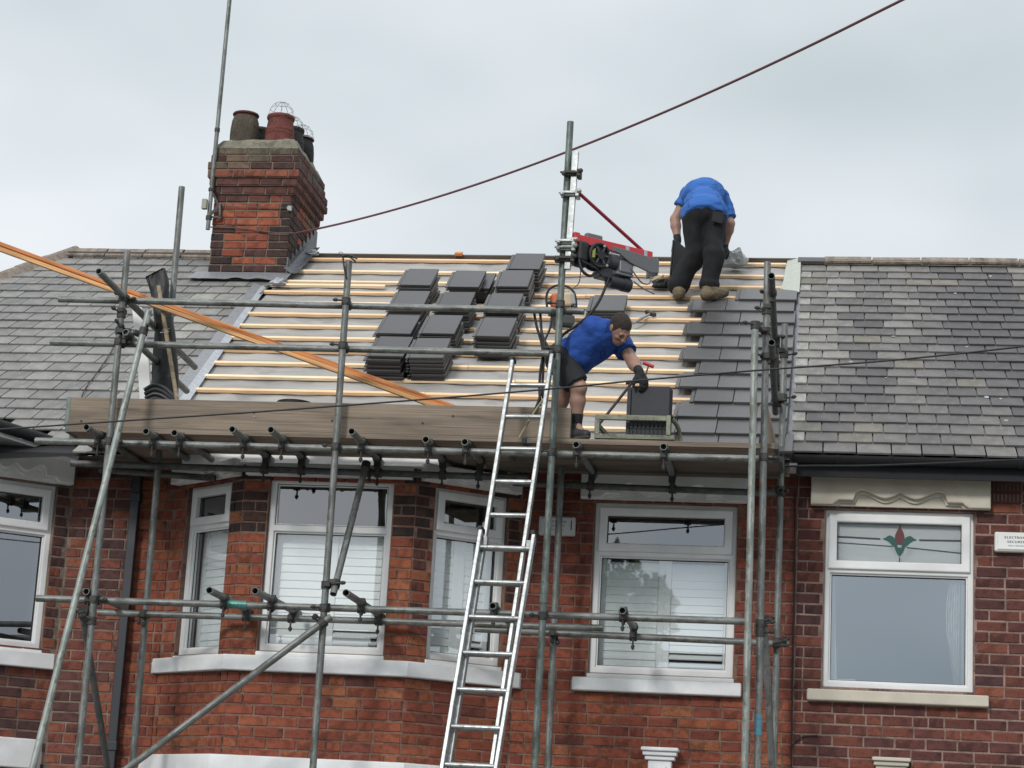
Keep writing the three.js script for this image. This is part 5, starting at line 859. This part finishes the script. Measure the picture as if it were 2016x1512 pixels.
function cap(a, b, ra, rb) { const bx = b.x - a.x, by = b.y - a.y, bz = b.z - a.z, l = bx * bx + by * by + bz * bz; return (x, y, z) => { const px = x - a.x, py = y - a.y, pz = z - a.z, t = Math.max(0, Math.min(1, (px * bx + py * by + pz * bz) / l)); return Math.hypot(px - bx * t, py - by * t, pz - bz * t) - (ra + (rb - ra) * t); }; }
function ell(c, X, Y, Z, rx, ry, rz) { const m = Math.min(rx, ry, rz); return (x, y, z) => { const px = x - c.x, py = y - c.y, pz = z - c.z, a = (px * X.x + py * X.y + pz * X.z) / rx, b = (px * Y.x + py * Y.y + pz * Y.z) / ry, e = (px * Z.x + py * Z.y + pz * Z.z) / rz, k0 = Math.sqrt(a * a + b * b + e * e), k1 = Math.sqrt(a * a / rx / rx + b * b / ry / ry + e * e / rz / rz); return k0 < 1e-6 ? -m : k0 * (k0 - 1) / k1; }; }
const blend = (list, k) => (x, y, z) => { let d = 1e3; for (const f of list) d = smin(d, f(x, y, z), k); return d; };
const cutBy = (f, p, n) => (x, y, z) => Math.max(f(x, y, z), (x - p.x) * n.x + (y - p.y) * n.y + (z - p.z) * n.z);
const grow = (f, e) => (x, y, z) => f(x, y, z) - e;
const fold = (f, amp, fx, fy, fz, s) => (x, y, z) => { const d = f(x, y, z); return Math.abs(d) > .05 ? d : d + amp * (noise3(x * fx + s, y * fy, z * fz) - .5) * 2 + amp * .5 * (noise3(x * fx * 2.3 + s, y * fy * 2.3, z * fz * 2.3 + 5) - .5) * 2; };
function span(ps, r) { const lo = ps[0].clone(), hi = ps[0].clone(); for (const p of ps) { lo.min(p); hi.max(p); } return [lo.subScalar(r), hi.addScalar(r)]; }
const mid = (a, b, t = .5) => a.clone().lerp(b, t);
const skinM = mat(C(.40, .235, .175), .55, { map: rep(T.slab, 3), bumpMap: rep(T.fine, 4), bumpScale: .0008 });
const gloveM = mat(C(.014, .014, .015), .8), shirtM = mat(C(.015, .068, .31), .85, { bumpMap: rep(T.wrinkle, 2, 2), bumpScale: .012 });
// a hand: palm, four fingers of different lengths and a thumb from the side of the palm. w wrist, d towards the fingers, n out of the back of the hand, curl per joint
function hand(w, d, n, s, curl, k = 1) {
  d = d.clone().normalize(); n = n.clone().addScaledVector(d, -n.dot(d)).normalize(); const u = d.clone().cross(n).multiplyScalar(s).normalize(), parts = [], P = (a, b, c) => w.clone().addScaledVector(d, a * k).addScaledVector(u, b * k).addScaledVector(n, c * k);
  parts.push(ell(P(.055, 0, 0), d, u, n, .055 * k, .042 * k, .019 * k), cap(P(-.02, 0, 0), P(.03, 0, 0), .028 * k, .030 * k));
  const pts = [P(-.03, 0, 0)];
  [[.030, .036, .024, .019], [.010, .041, .028, .020], [-.011, .038, .026, .020], [-.030, .030, .020, .017]].forEach(([off, a, b, c], i) => {
    let p = P(.088 - Math.abs(off) * .25, off, 0), ang = curl * (.8 + .15 * i); for (const L of [a, b, c]) { const dir = d.clone().multiplyScalar(Math.cos(ang)).addScaledVector(n, -Math.sin(ang)), q = p.clone().addScaledVector(dir, L * k); parts.push(cap(p, q, .0098 * k, .0086 * k)); p = q; pts.push(q); ang += curl * 1.05; }
  });
  let p = P(.025, .034, -.006); for (const [L, a, b] of [[.040, .75, .35], [.030, .45, .65], [.024, .25, .9]]) { const q = p.clone().addScaledVector(d, L * k * (1 - a * .5)).addScaledVector(u, L * k * a * .8).addScaledVector(n, -L * k * b * curl); parts.push(cap(p, q, .0115 * k, .0098 * k)); p = q; pts.push(q); }
  return { f: blend(parts, .012), pts: [w, ...pts] };
}
// a head in its own frame: c up through the crown, f out of the face
function head(o, up, fw, k = 1) {
  const f = fw.clone().normalize(), c = up.clone().addScaledVector(f, -up.dot(f)).normalize(), l = c.clone().cross(f), P = (x, y, z) => o.clone().addScaledVector(l, x * k).addScaledVector(c, y * k).addScaledVector(f, z * k);
  const E = (x, y, z, a, b, e) => ell(P(x, y, z), l, c, f, a * k, b * k, e * k);
  const skull = blend([E(0, .032, -.012, .073, .086, .093), E(0, -.03, .025, .060, .085, .066), E(0, -.085, .052, .030, .028, .032)], .035);
  const plus = [E(0, -.008, .098, .011, .030, .014), E(0, -.027, .106, .0155, .012, .014), E(.022, .020, .086, .026, .010, .010), E(-.022, .020, .086, .026, .010, .010), E(.035, -.022, .068, .022, .018, .018), E(-.035, -.022, .068, .022, .018, .018), E(0, -.058, .085, .022, .0055, .010), E(0, -.068, .082, .019, .0065, .010), E(.077, -.008, -.005, .008, .032, .020), E(-.077, -.008, -.005, .008, .032, .020)];
  const eye = [E(.031, .002, .098, .016, .008, .010), E(-.031, .002, .098, .016, .008, .010)];
  const base = blend([skull, ...plus], .012); const F1 = (x, y, z) => { let d = base(x, y, z); for (const e of eye) d = -smin(-d, e(x, y, z), .010); return d; };
  const hairF = (x, y, z) => { const px = x - o.x, py = y - o.y, pz = z - o.z, X = (px * l.x + py * l.y + pz * l.z) / k, Y = (px * c.x + py * c.y + pz * c.z) / k, Z = (px * f.x + py * f.y + pz * f.z) / k; const sg = (a, b, t) => smooth(Math.max(0, Math.min(1, (t - a) / (b - a)))), line = -.052 + .050 * sg(-.045, -.020, Z) + .060 * sg(.012, .058, Z + Math.abs(X) * -.1) + .010 * (noise3(x * 45, y * 45, z * 45) - .5); return Math.max(skull(x, y, z) - .0045 * k + .006 * (noise3(x * 60, y * 60, z * 60) - .5), (line - Y) * k); };
  return { f: F1, hair: hairF, P, eyes: [P(.031, .002, .082), P(-.031, .002, .082)], pts: [P(0, .13, 0), P(0, -.12, .05), P(.1, 0, 0), P(-.1, 0, 0), P(0, 0, .13), P(0, 0, -.12)], E };
}
function person(base, label) { return thing('person', base, label, 'person'); }
function grid(g, name, f, pts, r, cell, m) { const [lo, hi] = span(pts, r); return part(g, name, nets(f, lo, hi, cell), m); }

// ----- roofer bending over the cradle on the platform -----
{
  const Y = YD, foot = atY(1138, 866, Y), zf = 1.05, zs = 1.12;
  const an = at(1134, 838, zs - .04), kn = at(1139, 764, zf + .07), hipL = at(1128, 716, zf - .12), hipR = at(1104, 712, zf + .06), pel = mid(hipL, hipR).add(V(-.0, .03, -.01));
  const kn2 = at(1117, 768, zf - .12), an2 = at(1086, 838, zf - .26), toe = V(an.x + .085, Y + .035, zs + .06), toe2 = V(an2.x + .10, Y + .035, an2.z + .06);
  const shC = at(1188, 652, zf + .04), shL = at(1219, 667, zf - .10), shR = at(1163, 644, zf + .14), che = mid(pel, shC, .72).add(V(.0, -.02, .0)), bel = mid(pel, shC, .36).add(V(.005, -.035, 0));
  const hd = at(1220, 647, zf + .10), neck = at(1200, 656, zf + .06), elL = at(1245, 711, zf - .0), wrL = at(1258, 731, zf + .10);
  const elR = at(1134, 676, zf - .12), wrR = at(1108, 688, zf - .24);
  const up = shC.clone().sub(pel).normalize(), lr = shL.clone().sub(shR).normalize(), fr = lr.clone().cross(up).normalize(), lr2 = up.clone().cross(fr).normalize();
  const H = head(hd, V(.46, .58, .67), V(.44, -.82, .36), .92);
  const torso = [ell(pel, lr2, up, fr, .155, .14, .120), ell(bel, lr2, up, fr, .150, .16, .116), ell(che, lr2, up, fr, .170, .20, .116), cap(mid(shC, shL, .85), mid(shC, shR, .85), .068, .068)];
  const bodyF = blend([...torso.map((f) => grow(f, -.012)), cap(mid(shC, neck, .2), H.P(0, -.05, -.03), .058, .054), H.f, cap(shL, elL, .052, .043), cap(elL, mid(elL, wrL, .3), .043, .046), cap(mid(elL, wrL, .3), wrL, .046, .029), cap(shR, elR, .046, .040), cap(elR, wrR, .040, .03), cap(hipL, kn2, .080, .056), cap(kn2, an2, .055, .036), cap(hipR, kn, .080, .058), cap(kn, mid(kn, an, .35), .051, .054), cap(mid(kn, an, .35), an, .054, .034), ell(kn.clone().add(V(.02, .0, .03)), V(1, 0, 0), UP, V(0, 0, 1), .045, .05, .042), cap(an, mid(an, toe, .6), .030, .022), cap(an2, mid(an2, toe2, .6), .030, .022)], .018);
  const p = person(V(an.x, Y, an.z), 'man in a blue T-shirt and dark shorts bending down to the cradle on the platform');
  grid(p, 'body', bodyF, [an, toe, toe2, an2, hd, elL, wrL, elR, wrR, pel, kn, ...H.pts], .14, .0095, skinM);
  grid(p, 'head', (x, y, z) => H.f(x, y, z) - .0012, H.pts, .07, .0042, skinM);
  grid(p, 'hair', H.hair, H.pts, .07, .0045, mat(C(.030, .020, .015), .8, { bumpMap: rep(T.fine, 10), bumpScale: .003 }));
  for (const e of H.eyes) part(p, 'eye', new THREE.SphereGeometry(.0085, 12, 8).translate(e.x, e.y, e.z), mat(C(.06, .04, .035), .3));
  for (const s of [-1, 1]) part(p, 'eyebrow', curve([H.P(s * .012, .022, .097), H.P(s * .03, .028, .094), H.P(s * .047, .022, .082)], 0.0028, 12, 6), mat(C(.10, .06, .045), .8));
  part(p, 'mouth', curve([H.P(.02, -.064, .090), H.P(0, -.062, .0945), H.P(-.02, -.064, .089)], .0018, 12, 6), mat(C(.16, .06, .05), .6));
  // T-shirt
  const slL = mid(shL, elL, .62), slR = mid(shR, elR, .93), dl = elL.clone().sub(shL).normalize(), drr = elR.clone().sub(shR).normalize();
  const hem = pel.clone().addScaledVector(up, -.015), nk = mid(shC, neck, .62), nkd = hd.clone().sub(shC).normalize();
  let shirt = blend([...torso.slice(1).map((f) => grow(f, .008)), cutBy(grow(ell(pel, lr2, up, fr, .155, .13, .115), .014), hem, up.clone().negate()), cutBy(cap(mid(shC, neck, .0), neck, .076, .070), nk, nkd), cutBy(cap(shL, elL, .070, .074), slL, dl), cutBy(cap(shR, elR, .068, .072), slR, drr)], .03);
  shirt = cutBy(fold(shirt, .014, 8, 11, 8, 3), hem, up.clone().negate()); const sh0 = shirt; shirt = (x, y, z) => Math.max(sh0(x, y, z), Math.min((x - slL.x) * dl.x + (y - slL.y) * dl.y + (z - slL.z) * dl.z, .2) > 0 && Math.hypot(x - slL.x, y - slL.y, z - slL.z) < .12 ? .01 : -1);
  const shm = grid(p, 'shirt', shirt, [pel, shC, shL, shR, elL, elR, neck, che, bel], .2, .0095, shirtM);
  // shorts
  const shd = kn.clone().sub(hipR).normalize(), e1 = mid(hipR, kn, .86), sd2 = kn2.clone().sub(hipL).normalize(), e2 = mid(hipL, kn2, .86);
  const sh = fold(blend([cutBy(grow(ell(pel, lr2, up, fr, .155, .13, .115), .008), pel.clone().addScaledVector(up, .075), up), cutBy(cap(hipR, kn, .102, .092), e1, shd), cutBy(cap(hipL, kn2, .100, .090), e2, sd2)], .035), .010, 8, 5, 8, 13);
  grid(p, 'shorts', sh, [pel, hipL, hipR, kn, kn2], .2, .010, mat(C(.034, .036, .042), .85, { map: rep(T.cloth, 3), bumpMap: rep(T.cloth, 4), bumpScale: .006 }));
  // socks and shoes
  for (const [a, t, k2] of [[an, toe, kn], [an2, toe2, kn2]]) {
    const up2 = k2.clone().sub(a).normalize(), st = a.clone().addScaledVector(up2, .085); part(p, 'sock', nets(cutBy(cap(a, k2, .041, .060), st, up2), ...span([a, st], .07), .008), mat(C(.016, .016, .017), .9));
    const heel = V(a.x - .035, Y + .04, a.z - .05), fl = (x, y, z) => Y + .006 - y; const b = blend([cap(heel, mid(heel, t, .6), .040, .044), cap(mid(heel, t, .5), t.clone().setY(Y + .035), .043, .034), cap(a.clone().add(V(0, -.01, 0)), mid(heel, t, .3), .046, .044)], .03);
    part(p, 'shoe', nets((x, y, z) => Math.max(b(x, y, z), fl(x, y, z)), ...span([a, heel, t], .07), .007), mat(C(.02, .021, .023), .6));
    part(p, 'sole', nets((x, y, z) => Math.max(b(x, y, z) - .004, fl(x, y, z) - .006, y - Y - .022), ...span([a, heel, t], .08), .006), mat(C(.10, .09, .08), .8));
  }
  const hl = hand(wrL.clone(), V(.42, -.85, .10), V(.45, .35, .80), 1, .55, .98); grid(p, 'glove', blend([hl.f, cap(mid(elL, wrL, .88), wrL, .034, .033)], .01), hl.pts, .04, .0045, gloveM);
  const hr = hand(wrR.clone(), V(-.75, -.25, .35), V(-.2, .5, .85), -1, .7, 1.0); grid(p, 'glove', blend([hr.f, cap(mid(elR, wrR, .8), wrR, .036, .034)], .01), hr.pts, .04, .0045, gloveM);
}
// ----- roofer on the roof, seen from behind -----
{
  const oL = onRoof(1336, 590, .03), oR = onRoof(1397, 594, .06), fL = R(oL.u, oL.v, .03), fR = R(oR.u, oR.v, .065);
  const anL = at(1335, 566, fL.z - .04), anR = at(1397, 566, fR.z - .04), knL = at(1370, 500, fL.z - .02), knR = at(1404, 500, fR.z - .03), hipL = at(1366, 432, -2.86), hipR = at(1409, 432, -2.86), pel = mid(hipL, hipR).add(V(0, .05, .0));
  const wst = at(1385, 400, -3.0), che = at(1384, 380, -3.20), shL = at(1354, 384, -3.36), shR = at(1421, 390, -3.36), shC = mid(shL, shR).add(V(0, .01, .0));
  const elL = at(1329, 432, -3.34), wrL = at(1334, 474, -3.30), elR = at(1437, 440, -3.34), wrR = at(1428, 482, -3.42), hd = at(1386, 425, -3.58);
  const X = V(1, 0, 0), up = shC.clone().sub(pel).normalize(), fr = X.clone().cross(up).normalize(), H = head(hd, V(0, -.45, -.9), V(0, -.9, .3), .97);
  const pelE = (e) => grow(ell(pel, X, UP, V(0, 0, 1), .175, .14, .14), e), torso = [ell(wst, X, up, fr, .155, .16, .115), ell(che, X, up, fr, .182, .19, .118), cap(mid(shC, shL, .85), mid(shC, shR, .85), .072, .072)];
  const bodyF = blend([pelE(-.02), ...torso.map((f) => grow(f, -.014)), cap(shC, hd, .058, .054), H.f, cap(shL, elL, .052, .044), cap(elL, mid(elL, wrL, .3), .044, .046), cap(mid(elL, wrL, .3), wrL, .046, .03), cap(shR, elR, .052, .044), cap(elR, mid(elR, wrR, .3), .044, .046), cap(mid(elR, wrR, .3), wrR, .046, .03), cap(hipL, knL, .085, .058), cap(knL, anL, .056, .038), cap(hipR, knR, .085, .058), cap(knR, anR, .056, .038), cap(anL, fL.clone().add(V(0, .05, -.08)), .035, .03), cap(anR, fR.clone().add(V(.04, .05, -.07)), .035, .03)], .024);
  const p = person(fL, 'man in a blue top and baggy black trousers bent over at the roof ridge');
  grid(p, 'body', bodyF, [anL, anR, wrL, wrR, elL, elR, hd, pel, che, fL, fR, ...H.pts], .13, .011, skinM);
  grid(p, 'hair', H.hair, H.pts, .07, .006, mat(C(.03, .022, .016), .8));
  const dL = elL.clone().sub(shL).normalize(), dR = elR.clone().sub(shR).normalize(), sL = mid(shL, elL, .50), sR = mid(shR, elR, .80), hem = at(1385, 431, -2.80);
  const hemN = V(0, -.75, .66).normalize();
  let shirt = blend([cutBy(pelE(.034), hem, hemN), grow(torso[0], .016), grow(torso[1], .016), grow(torso[2], .004), cutBy(cap(shL, elL, .078, .074), sL, dL), cutBy(cap(shR, elR, .078, .074), sR, dR)], .035);
  shirt = cutBy(fold(shirt, .012, 5, 14, 14, 33), hem, hemN);
  grid(p, 'shirt', shirt, [pel, wst, che, shL, shR, elL, elR], .21, .010, mat(C(.024, .115, .39), .85, { bumpMap: rep(T.wrinkle, 1.2, 3.2), bumpScale: .012 }));
  const tr = fold(blend([cutBy(pelE(.004), at(1385, 408, -2.9), UP), cap(hipL, knL, .112, .098), cap(knL, anL.clone().add(V(0, .02, 0)), .098, .092), cap(hipR, knR, .108, .084), cap(knR, anR.clone().add(V(0, .02, 0)), .084, .076), ell(anL.clone().add(V(0, .03, 0)), X, UP, V(0, 0, 1), .090, .04, .09), ell(anR.clone().add(V(0, .03, 0)), X, UP, V(0, 0, 1), .088, .04, .09)], .03), .020, 8, 5, 8, 43);
  grid(p, 'trousers', tr, [pel, hipL, hipR, anL, anR, knL, knR], .19, .010, mat(C(.011, .0115, .015), .9, { map: rep(T.cloth, 3), bumpMap: rep(T.cloth, 4), bumpScale: .010 }));
  part(p, 'back_pocket', put(rbox(.10, .11, .008, .003), at(1413, 428, -2.70), new THREE.Quaternion().setFromEuler(new THREE.Euler(-.25, .25, -.12))), mat(C(.020, .021, .025), .9, { map: rep(T.cloth, 3) }));
  const bootM = mat(C(.20, .155, .095), .9, { map: rep(T.brick, 5), bumpMap: rep(T.brickB, 6), bumpScale: .004 });
  for (const [a, f0, dx, dz] of [[anL, fL, -.015, -.20], [anR, fR, .12, -.12]]) {
    const heel = f0.clone().add(V(dx * -.25, .05, .03)), toe = f0.clone().add(V(dx, .06 - dz * .5, dz)), rise = V(0, .10, 0);
    const b = blend([cap(heel, mid(heel, toe, .5), .050, .050), cap(mid(heel, toe, .4), toe, .052, .044), cap(heel.clone().add(V(0, .02, -.02)), a.clone().add(V(0, .02, 0)), .054, .060)], .03), n = RN;
    const sole = (x, y, z) => -((x - f0.x) * n.x + (y - f0.y) * n.y + (z - f0.z) * n.z);
    part(p, 'boot', nets(fold((x, y, z) => Math.max(b(x, y, z), sole(x, y, z)), .004, 30, 30, 30, 5), ...span([a, heel, toe], .09), .008), bootM);
    part(p, 'sole', nets((x, y, z) => Math.max(b(x, y, z) - .005, sole(x, y, z) - .004, -sole(x, y, z) - .020), ...span([a, heel, toe], .09), .007), mat(C(.09, .075, .06), .9));
  }
  const hl = hand(wrL, V(-.05, -1, .05), V(-.6, 0, .8), 1, .55, 1.06), hr = hand(wrR, V(-.1, -1, .1), V(.7, 0, .7), -1, .75, 1.06);
  grid(p, 'glove', blend([hl.f, cap(mid(elL, wrL, .8), wrL, .036, .034)], .01), hl.pts, .045, .0055, gloveM); grid(p, 'glove', hr.f, hr.pts, .04, .0055, gloveM);
  // what he holds
  const tp = at(1335, 524, -3.10); tileThing(tp, new THREE.Quaternion().setFromRotationMatrix(new THREE.Matrix4().makeBasis(V(.28, 0, -.96), V(.96, -.05, .28).normalize(), V(.28, 0, -.96).cross(V(.96, -.05, .28).normalize()))), 'dark tile held upright in the left hand of the man on the roof', undefined, mat(C(.022, .023, .028), .6, { map: rep(T.slab, 2.5) }));
  const h0 = wrR.clone().add(V(-.02, -.07, .03)), h1 = at(1431, 493, -3.36), hm = thing('hammer', h0, 'black hammer in the right hand of the man on the roof', 'hammer'); part(hm, 'handle', tube(h0.clone().add(V(-.12, -.05, 0)), h1, .012, 0, 10), M.rubber); part(hm, 'head', put(rbox(.04, .05, .05, .008), h1, new THREE.Quaternion().setFromEuler(new THREE.Euler(0, 0, .4))), M.coupler);
}

// ================= the tree across the street, mirrored in the windows =================
{
  const base = V(-6.2, 0, 33), t = thing('tree', base, 'leafy tree across the street from the houses', 'tree'), bark = mat(C(.07, .055, .04), .95), gs = [];
  gs.push(put(new THREE.CylinderGeometry(.12, .24, 4.2, 10), base.clone().add(V(0, 2.1, 0))));
  const tips = []; for (let i = 0; i < 9; i++) { const a = i * 2.4, p = base.clone().add(V(0, 3 + i * .35, 0)), q = p.clone().add(V(Math.cos(a) * rr(1, 1.9), rr(1.1, 2.3), Math.sin(a) * rr(1, 1.9))); gs.push(put(new THREE.CylinderGeometry(.03, .09, p.distanceTo(q), 6), mid(p, q), aim(q.clone().sub(p)))); tips.push(q); }
  part(t, 'trunk', merge(gs), bark);
  const leaf = new THREE.PlaneGeometry(.16, .11), n = 16000, m = new THREE.InstancedMesh(leaf, mat(C(.05, .085, .03), .8, { side: THREE.DoubleSide }), n), M1 = new THREE.Matrix4(), Q = new THREE.Quaternion();
  const clumps = []; for (let i = 0; i < 80; i++) { const b = tips[i % tips.length]; clumps.push([b.clone().add(V(rr(-1, 1), rr(-.6, 1.5), rr(-1, 1))), rr(.35, .8)]); }
  for (let i = 0; i < n; i++) { const [c, r] = pick(clumps), p = V(rr(-1, 1), rr(-1, 1), rr(-1, 1)); p.normalize().multiplyScalar(r * Math.cbrt(rnd())); Q.setFromEuler(new THREE.Euler(rr(0, 6), rr(0, 6), rr(0, 6))); const s = rr(.7, 1.4); M1.compose(c.clone().add(p).sub(base), Q, V(s, s, s)); m.setMatrixAt(i, M1); m.setColorAt(i, C(rr(.6, 1.3), rr(.7, 1.3), rr(.5, 1.2))); }
  m.name = 'crown'; m.userData.kind = 'stuff'; m.castShadow = m.receiveShadow = true; t.add(m);
}

renderer.render(scene, camera);
